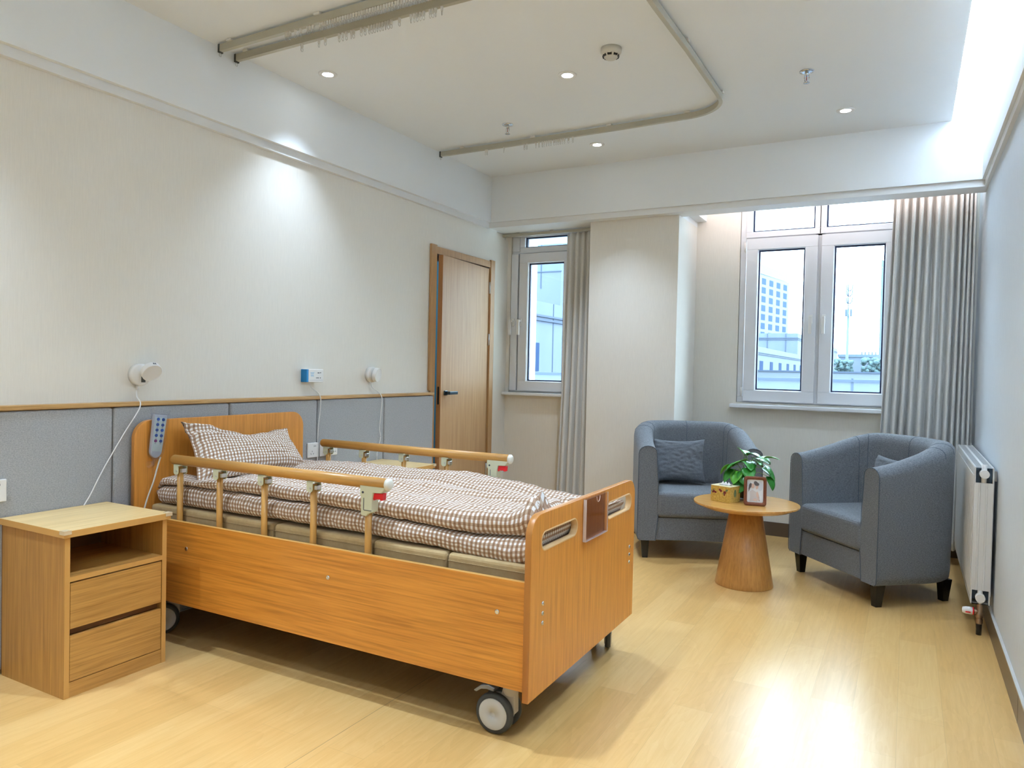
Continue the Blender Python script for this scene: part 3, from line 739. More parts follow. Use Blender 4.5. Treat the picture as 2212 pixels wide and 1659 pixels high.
for u in us:
    prof = duvet_profile(u)
    e0 = 1 - smoothstep(0.028, 0.085, u); e1 = smoothstep(1.985, 2.045, u); e = max(e0, e1)
    row = []
    for (v, z, k) in prof:
        nz = 0.0; nv = 0.0
        if k:
            p = Vector((u * 5.0, v * 10, z * 12)); q = Vector((u * 26, v * 16, z * 34))
            n1 = noise.noise(p); n2 = noise.noise(q); n3 = noise.noise(Vector((u * 60 + v * 20, v * 30, z * 50)))
            if k == 3: nz = 0.014 * noise.noise(Vector((u * 2.6, v * 9, 3))) + 0.007 * n1 + 0.0045 * n2 + 0.0018 * n3 - 0.006 * max(0, noise.noise(Vector((u * 9 + v * 7, v * 24, 1)))) 
            elif k == 1: nv = 0.010 * n1 + 0.007 * abs(n2) + 0.002 * n3 + 0.006 * max(0, noise.noise(Vector((u * 22 + z * 18, z * 26, 4)))); nz = 0.004 * n2
        zb = lerp_tab(TB, u); zm = (zb + lerp_tab(TT, u)) / 2
        z2 = z + nz; v2 = v + nv
        # close the two ends like soft rolls
        z2 = zm + (z2 - zm) * math.sqrt(max(0.0, 1 - (0.97 * e) ** 2)) if e > 0 and k != 2 else z2
        if e0 > 0 and v < -0.1 and k in (1, 3):   # rumpled corner standing up against the footboard
            z2 += (0.020 * e0 * max(0.0, noise.noise(Vector((u * 30, v * 26, 5.0))) + 0.4) + 0.034 * (1 - smoothstep(0.05, 0.13, u)) * math.exp(-((v + 0.36) / 0.06) ** 2) * (1 + 0.45 * math.sin(v * 150 + u * 60) + 0.5 * noise.noise(Vector((u * 60, v * 45, 1))))) if z > zm else 0
        v2 = v2 * (1 - 0.03 * e * e)
        z2 = max(z2, zb)
        v2 = max(-0.4695, min(0.4695, v2))
        row.append((U(u) + 1.04, v2, z2 - 0.604))
    rows.append(row)
npf = len(rows[0])
mid = rows[150]; arc = [0.0]
for a, b in zip(mid, mid[1:] + mid[:1]): arc.append(arc[-1] + math.hypot(a[1] - b[1], a[2] - b[2]))
t = thing('duvet', bedpt(1.04, 0, 0.604), 'brown and white gingham duvet folded in thick layers on the mattress', 'duvet', rz=ANG)
m = MB(); V = m.grid(rows, closed_v=True, uvs=lambda i, j: (us[min(i, 300)] + 0.0, arc[j]))
lay = m.bm.loops.layers.uv.verify()
for rw, uu in ((V[0], 0.0), (V[-1], 2.07)):
    c0 = Vector((sum(v.co.x for v in rw) / npf, 0, sum(v.co.z for v in rw) / npf))
    cv = m.bm.verts.new((c0.x + (0.004 if uu == 0 else -0.006), 0, c0.z))
    # flat end strip
    for j in range(npf):
        f = m.bm.faces.new((rw[j], rw[(j + 1) % npf], cv)); f.smooth = True
        for lp in f.loops: lp[lay].uv = (uu + lp.vert.co.z, lp.vert.co.y)
m.build('duvet_cover', M['gingham'], t)

# ------------------------------------------------------------------ pillow leaning on the headboard
def pillow_mesh(w, h, th, flange, nx=90, ny=70, seed=1, wr=0.004, pinch=0.06, power=0.42):
    rows_f, rows_b = [], []
    def P(i, j, sgn):
        a = -1 + 2 * i / nx; b = -1 + 2 * j / ny
        fx = max(0, 1 - (abs(a) / (1 - flange)) ** 3.2) if abs(a) < 1 - flange else 0
        fy = max(0, 1 - (abs(b) / (1 - flange)) ** 3.2) if abs(b) < 1 - flange else 0
        d = th / 2 * (fx * fy) ** power
        x = a * w / 2 * (1 - pinch * (1 - b * b) * abs(a) ** 3); y_ = b * h / 2 * (1 - pinch * 1.4 * (1 - a * a) * abs(b) ** 3)
        n = noise.noise(Vector((a * 5 + seed, b * 9, sgn))); n2 = noise.noise(Vector((a * 16, b * 22 + seed, sgn)))
        d2 = d + (wr * n + wr * 0.5 * n2) * min(1, d / 0.02)
        return (x, sgn * max(d2, 0.0012), y_ )
    for i in range(nx + 1):
        rows_f.append([P(i, j, -1) for j in range(ny + 1)]); rows_b.append([P(i, j, 1) for j in range(ny + 1)])
    m = MB()
    uv = lambda i, j: (w * i / nx, h * j / ny)
    m.grid(rows_f, uvs=uv); m.grid(rows_b, uvs=uv)
    bmesh.ops.remove_doubles(m.bm, verts=m.bm.verts[:], dist=0.0001)
    return m
t = thing('pillow', bedpt(1.86, 0.0, 0.84), 'gingham pillow propped against the headboard', 'pillow', rz=ANG)
m = pillow_mesh(2.0, 2.0, 0.15, 0.075, seed=3, wr=0.006, pinch=0.0)
BL, BR, TL, TR = [Vector((-(u_) + 1.86, v_, z_ - 0.84)) for u_, v_, z_ in ((1.775, -0.425, 0.722), (1.775, 0.310, 0.702), (1.995, -0.345, 0.990), (2.0, 0.350, 0.915))]
nrm = (BR - BL).cross(TL - BL).normalized(); nrm = nrm if nrm.x > 0 else -nrm
lay = m.bm.loops.layers.uv.verify()
for f_ in m.bm.faces:
    for lp in f_.loops: lp[lay].uv = (lp[lay].uv[0] * 0.35, lp[lay].uv[1] * 0.18)
for v in m.bm.verts:
    a_, d_, b_ = v.co.x, -v.co.y, v.co.z
    q, w_ = (a_ + 1) / 2, (b_ + 1) / 2
    P0 = BL.lerp(BR, q).lerp(TL.lerp(TR, q), w_)
    dip = lerp_tab([(0, 0), (0.16, 0.014), (0.3, 0.042), (0.5, 0.060), (0.72, 0.040), (0.9, 0.010), (1, 0)], q)
    P0.z -= dip * smoothstep(0.45, 1.0, w_); P0.y += 0.030 * (1 - 2 * q) * (1 - (2 * w_ - 1) ** 2) * (abs(1 - 2 * q) ** 3)
    P0.z += 0.018 * (1 - (2 * q - 1) ** 2) * (1 - w_) ** 2
    wrk = 0.011 * math.sin(9 * w_ * PI + 5 * q) * smoothstep(0.5, 0.9, w_) * smoothstep(0.75, 0.15, q)
    v.co = P0 + nrm * (d_ + (wrk if d_ > 0 else 0))
m.build('pillowcase', M['gingham'], t)

# ------------------------------------------------------------------ remote in its plastic bag
t = thing('bed_remote', bedpt(2.035, -0.440, 0.93), 'grey bed remote with blue buttons in a clear plastic bag on the headboard', 'remote control', rz=ANG)
# local axes: front +x, y across, z up
tilt = Matrix.Rotation(math.radians(-7.5), 3, 'X')
def T(m):
    for v in m.bm.verts: v.co = tilt @ v.co
    return m
def rem_outline(k=0.0):
    pts = []
    for i in range(13): a = PI + PI * i / 12; pts.append(((0.0295 + k) * math.cos(a), -0.075 + (0.033 + k) * math.sin(a)))
    pts += [(0.034 + k, 0.095 + k), (-0.034 - k, 0.095 + k)]
    return pts
m = MB(); m.prism(rem_outline(), -0.008, 0.010, 'yz'); T(m).build('remote_body', M['greyrim'], t, bevel=0.003)
m = MB(); m.prism([(y * 0.86, z * 0.9 - 0.002) for y, z in rem_outline() if z > -0.09], 0.0095, 0.0115, 'yz'); T(m).build('remote_face', M['greyface'], t)
for r in range(5):
    for s in (-1, 1):
        m = MB(); m.lathe([(0.0078, 0.011), (0.0078, 0.013), (0.006, 0.0138)], (0, s * 0.0135, 0.074 - r * 0.0255), 16, 'x')
        m.mi = 1; m.box(0.0112, 0.012, s * 0.0135 - 0.004, s * 0.0135 + 0.004, 0.0605 - r * 0.0255, 0.0622 - r * 0.0255)
        T(m).build('button', [M['btnred'] if (r == 4 and s < 0) else M['btn'], M['ink']], t)
m = MB(); ro = rem_outline(0.006); rr_ = []
for x in (-0.0115, 0.0165): rr_.append([(x, y, z) for y, z in ro])
m.grid(rr_, closed_v=True, smooth=False)
for x in (-0.0115, 0.0165): m.bm.faces.new([m.bm.verts.new((x, y, z)) for y, z in ro])
# flared open mouth and the tied tail
m.grid([[(x, y * k, z) for x, y in ((-0.011, -0.040), (0.004, -0.043), (0.016, -0.036), (0.018, 0.0), (0.015, 0.038), (0.0, 0.045), (-0.011, 0.040))] for z, k in ((0.098, 1.0), (0.112, 1.12), (0.120, 1.22))], smooth=False)
m.tube([(0.0, 0.0, -0.105), (0.004, -0.003, -0.125), (0.006, -0.012, -0.135), (0.008, -0.028, -0.142)], [0.020, 0.006, 0.014, 0.020], 9, False)
T(m).build('plastic_bag', M['film'], t)
m = MB(); m.tube(catmull([(0.004, 0.004 + 0.011, -0.106), (0.006, -0.004, -0.16), (0.006, -0.022, -0.22), (0.0, -0.05, -0.30), (-0.002, -0.07, -0.38), (0.0, -0.082, -0.46)], 8), 0.0038, 8); m.build('remote_cord', M['offwhite'], t)

# ------------------------------------------------------------------ nightstands
def nightstand():
    t = empty('nightstand', (0, 0, 0))       # local: x 0 back .. front, y 0..W
    D, W, H = 0.434, 0.426, 0.637
    for y0 in (0.0, W - 0.020):
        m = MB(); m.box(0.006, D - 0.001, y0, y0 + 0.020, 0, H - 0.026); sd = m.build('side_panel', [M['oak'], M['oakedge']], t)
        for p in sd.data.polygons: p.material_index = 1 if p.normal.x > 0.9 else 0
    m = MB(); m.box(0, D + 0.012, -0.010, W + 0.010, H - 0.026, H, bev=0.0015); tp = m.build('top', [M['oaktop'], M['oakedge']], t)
    for p in tp.data.polygons: p.material_index = 0 if p.normal.z > 0.9 else 1
    m = MB(); m.box(0.0, 0.006, 0.0, W, 0.02, H - 0.026); m.build('back_panel', M['warmdark'], t)
    m = MB(); m.box(0.006, D - 0.001, 0.020, W - 0.020, 0.440, 0.459); sh = m.build('shelf', [M['oaky'], M['oakedge']], t)
    for p in sh.data.polygons: p.material_index = 1 if p.normal.x > 0.9 else 0
    for z0, z1 in ((0.260, 0.434), (0.060, 0.233)):
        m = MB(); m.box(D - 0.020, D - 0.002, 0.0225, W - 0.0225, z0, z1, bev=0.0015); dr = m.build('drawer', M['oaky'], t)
        m = MB(); m.box(0.03, D - 0.021, 0.03, W - 0.03, z0 + 0.01, z1 - 0.03); m.build('drawer_box', M['warmdark'], dr)
    m = MB(); m.box(D - 0.021, D - 0.003, 0.020, W - 0.020, 0.0, 0.0575); m.build('plinth', M['oaky'], t)
    m = MB(); m.box(D - 0.04, D - 0.03, 0.0205, W - 0.0205, 0.231, 0.262); m.build('finger_groove', M['warmdark'], t)
    for yc, s in ((-0.010, 1), (W + 0.010, -1)):
        m = MB(); X = D + 0.012
        m.box(X - 0.026, X + 0.003, yc - 0.003, yc + 0.003, H - 0.014, H + 0.003, bev=0.001) if False else None
        a, b = sorted((yc - 0.004 * s, yc + 0.026 * s))
        m.box(X, X + 0.004, a, b, H - 0.013, H + 0.003, bev=0.001)
        a, b = sorted((yc - 0.004 * s, yc)); m.box(X - 0.026, X + 0.002, a, b, H - 0.013, H + 0.003, bev=0.001)
        a, b = sorted((yc - 0.004 * s, yc + 0.022 * s)); m.box(X - 0.022, X + 0.004, a, b, H + 0.0005, H + 0.003, bev=0.0008)
        m.build('corner_guard', M['acrylic_soft'], t)
    m = MB(); m.cyl((D - 0.10, W - 0.0215, 0.588), (D - 0.10, W - 0.0195, 0.588), 0.004, 10); m.build('peg_hole', M['black'], t)
    return t
M['acrylic_soft'] = plain('soft_clear_guard', (0.70, 0.56, 0.36), 0.25)
n1 = nightstand(); n1.location = (-3.182, 1.588, 0)
tag(n1, 'oak nightstand with two drawers in the near left corner', 'nightstand', 'oak nightstands either side of the bed')
n2 = copy_tree(n1); n2.location = (-3.182, 3.560, 0)
n2['label'] = 'oak nightstand half hidden behind the bed, near the door'

# ------------------------------------------------------------------ things on the bed wall
def wall_lamp(y, z, label, head_dir, open_):
    t = thing('wall_sensor', (XW, y, z), label, 'wall sensor', 'round white sensors on the bed wall')
    m = MB(); m.lathe([(0.052, 0.0), (0.052, 0.026), (0.047, 0.034), (0.01, 0.034)], (0, 0, 0), 40, 'x'); m.build('base', M['white'], t)
    h = empty('head_pivot', (0.036, 0, 0)); 
    bpy.data.objects.remove(h)
    R = Vector((1, 0, 0)).rotation_difference(Vector(head_dir)).to_matrix()
    m = MB(); m.lathe([(0.040, 0.0), (0.046, 0.004), (0.0468, 0.006), (0.047, 0.028), (0.0466, 0.0300), (0.0450, 0.0312), (0.0440, 0.0314), (0.0436, 0.0304), (0.042, 0.0302), (0.004, 0.0302)], (0, 0, 0), 40, 'x')
    off = Vector((0.050, 0.026, 0.026)) if open_ else Vector((0.036, 0.006, 0.002))
    for v in m.bm.verts: v.co = R @ v.co + off
    m.build('sensor_head', M['white'], t)
    if open_:
        m = MB(); m.box(0.0345, 0.046, -0.006, 0.008, -0.036, -0.008); m.build('hinge_arm', M['rubber'], t)
        m = MB()
        for k in (-1, 1): m.box(0.012, 0.022, 0.004 * k - 0.003, 0.004 * k + 0.002, 0.0465, 0.0478)
        for v in m.bm.verts: v.co = R @ v.co + off
        m.build('printed_mark', M['ink'], t)
    return t
def cord(t, pts, r=0.0028, plug=True):
    m = MB(); m.tube(catmull(pts, 8), r, 8)
    if plug: m.cyl(pts[0], (pts[0][0], pts[0][1], pts[0][2] - 0.022), 0.006, 10)
    m.build('cord', M['white'], t)
dx = PX1 - XW
t = wall_lamp(2.205, 1.213, 'round white wall sensor with tilted head, left of the headboard', (0.80, -0.08, -0.58), True)
cord(t, [(0.012, -0.010, -0.05), (0.014, -0.014, -0.10), (0.070, -0.035, -0.15), (0.066, -0.11, -0.27), (0.060, -0.20, -0.42), (0.060, -0.26, -0.53), (0.060, -0.30, -0.60), (0.060, -0.32, -0.70)])
t = wall_lamp(3.912, 1.219, 'round white wall sensor with closed head, nearest the door', (0.93, 0.22, -0.15), False)
cord(t, [(0.010, 0.0, -0.05), (0.014, 0.015, -0.09), (0.062, 0.052, -0.145), (0.066, 0.046, -0.25), (0.060, 0.040, -0.36), (0.060, 0.052, -0.43), (0.060, 0.034, -0.49), (0.060, 0.018, -0.54), (0.06, 0.02, -0.62)], plug=False)
t = thing('call_alarm', (XW, 3.338, 1.211), 'small white alarm box with blue side on the bed wall', 'alarm')
m = MB(); m.box(0.0, 0.050, -0.056, 0.072, -0.040, 0.040, bev=0.004); m.build('case', M['white'], t)
m = MB(); m.box(0.002, 0.049, -0.0715, -0.054, -0.039, 0.039, bev=0.002); m.build('side_cover', M['blue'], t)
for z, y0, y1 in ((0.019, -0.040, -0.008), (0.012, -0.038, -0.012), (0.004, -0.038, -0.014), (-0.002, -0.036, -0.010)):
    m = MB(); m.box(0.0498, 0.0506, y0, y1, z - 0.0015, z + 0.0015); m.build('printed_line', M['inkblue'], t)
for z, y0, y1 in ((0.017, 0.020, 0.036), (0.018, 0.042, 0.050), (-0.014, 0.008, 0.014), (-0.014, 0.018, 0.030), (-0.014, 0.040, 0.048)):
    m = MB(); m.box(0.0498, 0.0506, y0, y1, z - 0.002, z + 0.003); m.build('printed_mark', M['ink'], t)
m = MB(); m.box(0.0495, 0.0502, -0.050, 0.066, -0.028, -0.026); m.build('case_groove', M['greyrim'], t)
cord(t, [(0.02, -0.014, -0.040), (0.022, -0.004, -0.07), (0.058, 0.034, -0.12), (0.060, 0.038, -0.2), (0.058, 0.024, -0.32), (0.058, 0.022, -0.45), (0.058, 0.02, -0.62)], plug=False)
# sockets
def socket(y, z, label, blank=False):
    t = thing('wall_socket', (PX1, y, z), label, 'socket', 'white wall sockets on the padded panels')
    m = MB(); m.box(0, 0.010, -0.046, 0.046, -0.045, 0.045, bev=0.003); m.build('plate', M['white'], t)
    m = MB()
    m.bm.free()
    for yy, zz, hh, a in ((0.008, 0.024, 0.004, 0), (0.020, 0.024, 0.004, 0), (-0.008, -0.007, 0.0035, 0), (-0.018, -0.022, 0.004, 0.6), (0.002, -0.022, 0.004, -0.6)):
        m = MB(); m.box(0.0095, 0.0106, yy - 0.0015, yy + 0.0015, zz - hh, zz + hh, rot=Matrix.Rotation(a, 3, 'X')); m.build('pin_hole', M['ink'], t)
    return t
socket(3.322, 0.757, 'white wall socket plate right of the headboard')
socket(3.428, 0.757, 'white wall socket plate carrying the plugged-in adapter')
socket(1.556, 0.747, 'white socket plate cut by the left picture edge')
t = thing('plug_adapter', (PX1 + 0.0105, 3.445, 0.750), 'white cube power adapter plugged into the wall socket', 'adapter')
m = MB(); m.box(0, 0.052, -0.030, 0.036, -0.032, 0.032, bev=0.006, seg=3); m.build('body', M['white'], t)
for yy, zz in ((0.006, 0.016), (0.018, 0.016), (0.002, -0.008), (0.016, -0.008)):
    m = MB(); m.box(0.0518, 0.0526, yy - 0.0015, yy + 0.0015, zz - 0.004, zz + 0.004); m.build('pin_hole', M['ink'], t)
m = MB(); m.tube(catmull([(0.03, 0.0, -0.031), (0.032, 0.002, -0.05), (0.03, -0.006, -0.08), (0.03, -0.004, -0.14)], 8), 0.0028, 8); m.build('cord', M['white'], t)

# ------------------------------------------------------------------ armchairs
def armchair():
    t = empty('armchair', (0, 0, 0))
    W, D, TH, ZB = 0.415, 0.328, 0.125, 0.128
    # plan of the outer skin: straight sides, rounded back (front is -y)
    path = []
    n1, n2 = 14, 44
    for i in range(n1): path.append((-W, -D + (D - 0.03) * i / n1))
    for i in range(n2 + 1):
        a = PI - PI * i / n2; ex = 2 / 2.5
        cx, sx = math.cos(a), math.sin(a)
        path.append((W * math.copysign(abs(cx) ** ex, cx), -0.03 + (D + 0.03) * (abs(sx) ** ex)))
    for i in range(n1): path.append((W, -0.03 - (D - 0.03) * (i + 1) / n1))
    N = len(path); rows = []
    for i, (x, y) in enumerate(path):
        x0, y0 = path[max(0, i - 1)]; x1, y1 = path[min(N - 1, i + 1)]
        d = Vector((x1 - x0, y1 - y0)).normalized(); nrm = Vector((d.y, -d.x))   # inward
        f = 0.5 * smoothstep(-D + 0.02, D * 0.75, y) + 0.5 * max(0, min(1, (y + D) / (1.75 * D)))
        H = 0.775 + 0.140 * f
        th = TH + 0.012 * math.sin(PI * smoothstep(-0.2, D, y))
        lean = 0.025 * f
        r = 0.045; prof = [(0.02, ZB), (0.004, ZB + 0.012), (0.0, ZB + 0.05), (0.0, 0.45), (0.0, H - 0.07)]
        for k in range(9):
            a = PI * k / 8
            prof.append((th / 2 - th / 2 * math.cos(a), H - 0.058 + 0.058 * math.sin(a) ** 0.8))
        prof += [(th, H - 0.09), (th + 0.012, 0.52), (th + 0.015, 0.30), (th, ZB)]
        rows.append([(x + nrm.x * q - lean * 0 , y + nrm.y * q + lean * (z - 0.45) * 0.6, z) for q, z in prof])
    m = MB(); Vv = m.grid(rows)
    for rw in (Vv[0], Vv[-1]): m.bm.faces.new(rw)
    sh = m.build('shell', M['sofa'], t, bevel=0.006)
    # seams on the arm fronts and the inside back
    m = MB()
    for rw, s in ((rows[0], 1), (rows[-1], -1)):
        m.tube([(p[0], -D - 0.001, p[2]) for p in rw], 0.0022, 6, False)
    for i in (18, N // 2 - 14, N // 2 - 5 if False else N // 2, N // 2 + 14, N - 19):
        m.tube([Vector(p) for p in rows[i][5:17]], 0.0018, 6, False)
    m.build('piping', M['seam'], sh)
    # seat cushion
    m = MB(); m.box(-W + TH + 0.004, W - TH - 0.004, -D - 0.012, 0.175, 0.288, 0.462, bev=0.030, seg=4)
    for v in m.bm.verts:
        if v.co.z > 0.43: v.co.z += 0.028 * max(0, 1 - (v.co.x / 0.29) ** 2) * max(0, 1 - ((v.co.y + 0.08) / 0.27) ** 2)
    m.build('seat_cushion', M['sofa'], t)
    bmx = MB(); bmx.box(-W + TH, W - TH, -D + 0.006, 0.17, ZB + 0.004, 0.286, bev=0.004); ap = bmx.build('seat_base', M['sofa'], t)
    for sx in (-1, 1):
        for yy in (-D + 0.055, 0.20):
            xx = sx * (W - 0.058 if yy < 0 else W - 0.10); m = MB()
            rows_ = []
            for z, hw, o in ((0.0, 0.019, 0.004), (0.128, 0.029, 0.0)):
                rows_.append([(xx + o * sx * -1 + a * hw, yy + b * hw, z) for a, b in ((-1, -1), (1, -1), (1, 1), (-1, 1))])
            V2 = m.grid(rows_, closed_v=True, smooth=False)
            m.bm.faces.new(V2[0][::-1]); m.bm.faces.new(V2[1]); m.build('leg', M['blackleg'], t, bevel=0.002)
    return t
ch1 = armchair()
tag(ch1, 'blue-grey tub armchair by the pillar, left of the round table', 'armchair', 'tub armchairs at the round table')
ch2 = copy_tree(ch1); ch2['label'] = 'blue-grey tub armchair against the radiator, right of the round table'
a1 = math.radians(25.07); f1 = Vector((-1.628, 4.837)) + 0.415 * Vector((math.cos(a1), math.sin(a1))) + 0.34 * Vector((-math.sin(a1), math.cos(a1)))
ch1.location = (f1.x + 0.035, f1.y - 0.072, 0); ch1.rotation_euler = (0, 0, a1)
a2 = math.radians(-49.4); f2 = Vector((-0.658, 5.078)) + 0.415 * Vector((math.cos(a2), math.sin(a2))) + 0.34 * Vector((-math.sin(a2), math.cos(a2)))
ch2.location = (f2.x - 0.012, f2.y - 0.01, 0); ch2.rotation_euler = (0, 0, a2)
def cushion(chair, lx, ly, lz, rz, lean, label):
    p = chair.matrix_basis @ Vector((lx, ly, lz))
    t = thing('cushion', p, label, 'cushion', 'grey scatter cushions', rz=chair.rotation_euler.z + rz)
    m = pillow_mesh(0.40, 0.33, 0.13, 0.012, 50, 44, seed=lx * 10 + lz, wr=0.006, pinch=0.10, power=0.36)
    for v in m.bm.verts:
        x, y_, z = v.co
        v.co.y += 0.0035 * math.sin(48 * z + 12 * x) * smoothstep(0.0, 0.2, x) if y_ < 0 else 0
        v.co = Vector((v.co.x, v.co.y, v.co.z))
    o = m.build('cushion_cover', M['cushion'], t); o.rotation_euler = (math.radians(lean), 0, 0)
cushion(ch1, -0.085, 0.075, 0.632, 0.0, -16, 'grey scatter cushion upright in the left armchair')
cushion(ch2, 0.06, 0.085, 0.63, 0.1, -16, 'grey scatter cushion half hidden in the right armchair')

# ------------------------------------------------------------------ round side table
t = thing('side_table', (-0.846, 4.573, 0), 'small round wooden table on a conical pedestal between the armchairs', 'table')
m = MB(); m.lathe([(0.10, 0.466), (0.258, 0.466), (0.260, 0.4664), (0.3080, 0.4890), (0.3088, 0.4896), (0.309, 0.4905), (0.309, 0.4980), (0.3086, 0.4990), (0.3075, 0.5)], (0, 0, 0), 72); m.build('tabletop', M['tabletop'], t)
m = MB(); m.lathe([(0.168, 0.0), (0.170, 0.006), (0.092, 0.462)], (0, 0, 0), 64); m.build('pedestal', M['table'], t)
ZT = 0.5
# tissue box
t = thing('tissue_box', (-0.962, 4.535, ZT), 'gold printed tissue box on the round table', 'tissue box', rz=math.radians(-20.3))
m = MB(); w, dd, hh = 0.066, 0.056, 0.098
m.box(-w, w, -dd, dd, 0, hh - 0.003, bev=0.001); bx = m.build('carton', M['gold'], t)
m = MB(); m.box(-w - 0.001, w + 0.001, -dd - 0.001, dd + 0.001, hh - 0.003, hh, bev=0.0008); m.build('lid', M['goldtop'], t)
m = MB(); m.prism([(0.045 * math.cos(a), 0.016 * math.sin(a)) for a in [2 * PI * i / 24 for i in range(24)]], hh, hh + 0.0008, 'xy'); m.build('slot', M['ink'], t)
m = MB(); m.grid([[(-0.03 + 0.06 * i / 10, 0.004 * math.sin(i * 1.3) + 0.006 * (j - 1), hh + 0.001 + 0.010 * j * abs(math.sin(i * 0.9 + 0.6))) for j in range(3)] for i in range(11)]); m.build('tissue', M['tissue'], t)
def blob(m, cx, cz, rx, rz_, y, rot=0.0, n=14):
    m.prism([(cx + rx * math.cos(a) * math.cos(rot) - rz_ * math.sin(a) * math.sin(rot), cz + rx * math.cos(a) * math.sin(rot) + rz_ * math.sin(a) * math.cos(rot)) for a in [2 * PI * i / n for i in range(n)]], y - 0.0006, y, 'xz')
m = MB()
for cx, cz, r in ((-0.045, 0.060, 0.008), (-0.033, 0.056, 0.007), (-0.052, 0.054, 0.005), (-0.004, 0.074, 0.007), (0.004, 0.068, 0.008), (0.030, 0.060, 0.010), (0.028, 0.046, 0.005)): blob(m, cx, cz, r, r * 0.9, -dd - 0.0003)
m.mi = 1
for cx, cz, rx, rz_, ro in ((-0.047, 0.071, 0.008, 0.003, 0.5), (0.043, 0.074, 0.010, 0.006, 0.6), (-0.058, 0.060, 0.007, 0.003, 2.2), (0.022, 0.054, 0.006, 0.003, 1.0)): blob(m, cx, cz, rx, rz_, -dd - 0.0003, ro)
m.prism([(0.0 + 0.013 * math.cos(a), 0.052 + 0.021 * math.sin(a) * (1 if math.sin(a) < 0 else 1.25)) for a in [2 * PI * i / 16 for i in range(16)]], w + 0.0001, w + 0.0007, 'yz')
m.build('printed_fruit', [M['berry'], M['leafprint']], t)
# photo frame
t = thing('photo_frame', (-0.777, 4.475, ZT), 'brown leather photo frame showing a couple in white, on the round table', 'photo frame', rz=math.radians(12))
lean = Matrix.Rotation(math.radians(-9), 3, 'X')
def Ln(m):
    for v in m.bm.verts: v.co = lean @ v.co
    return m
FW, FH = 0.064, 0.172
m = MB(); o_ = rrect(-FW, FW, 0.0, FH, 0.017, 8); i_ = rrect(-FW + 0.018, FW - 0.018, 0.020, FH - 0.018, 0.008, 8)
front = [[(x, -0.008, z) for x, z in o_], [(x, -0.011, z) for x, z in [(a * 0.95, FH / 2 + (b - FH / 2) * 0.965) for a, b in o_]], [(x, -0.010, z) for x, z in i_], [(x, -0.002, z) for x, z in i_]]
Vf = m.grid([[(x, 0.008, z) for x, z in o_]] + front, closed_v=True)
m.bm.faces.new(Vf[0])
Ln(m).build('frame', M['leather'], t)
m = MB(); m.box(-FW + 0.017, FW - 0.017, -0.003, 0.002, 0.019, FH - 0.017); pr = Ln(m).build('picture', M['print'], t)
m = MB()
m.mi = 3; blob(m, -0.038, 0.128, 0.014, 0.018, -0.0032); blob(m, 0.028, 0.118, 0.016, 0.03, -0.0031)
m.mi = 2; m.prism([(-0.032, 0.022), (0.0, 0.030), (0.012, 0.024), (0.016, 0.060), (0.004, 0.082), (-0.016, 0.094), (-0.030, 0.082), (-0.028, 0.05)], -0.0044, -0.0036, 'xz')
m.mi = 1; blob(m, 0.014, 0.062, 0.007, 0.022, -0.005, 0.15); blob(m, -0.014, 0.116, 0.010, 0.014, -0.005); blob(m, 0.010, 0.110, 0.007, 0.013, -0.005, -0.2); blob(m, 0.0, 0.036, 0.012, 0.008, -0.0052); blob(m, 0.018, 0.042, 0.006, 0.012, -0.0052, 0.3)
m.mi = 0; m.prism([(-0.036, 0.080), (-0.030, 0.098), (-0.022, 0.112), (-0.020, 0.128), (-0.026, 0.134), (-0.034, 0.124), (-0.038, 0.100)], -0.0062, -0.0054, 'xz')
blob(m, 0.004, 0.131, 0.011, 0.015, -0.0062, 0.6); blob(m, 0.013, 0.127, 0.009, 0.009, -0.0064)
m.prism([(0.024, 0.028), (0.027, 0.028), (0.021, 0.065), (0.019, 0.065)], -0.0052, -0.0046, 'xz')
m.mi = 4; 
for z, a, b in ((0.046, -0.022, 0.022), (0.038, -0.020, 0.024)): m.box(a, b, -0.0066, -0.0060, z - 0.0008, z + 0.0008)
Ln(m).build('printed_couple', [M['p_hair'], M['p_skin'], M['p_dress'], M['p_grey'], M['p_grey']], pr)
m = MB(); m.box(-0.022, 0.022, 0.030, 0.034, 0.003, 0.125, rot=Matrix.Rotation(math.radians(14), 3, 'X'), piv=(0, 0.032, 0.125)); m.build('stand', M['leather'], t)
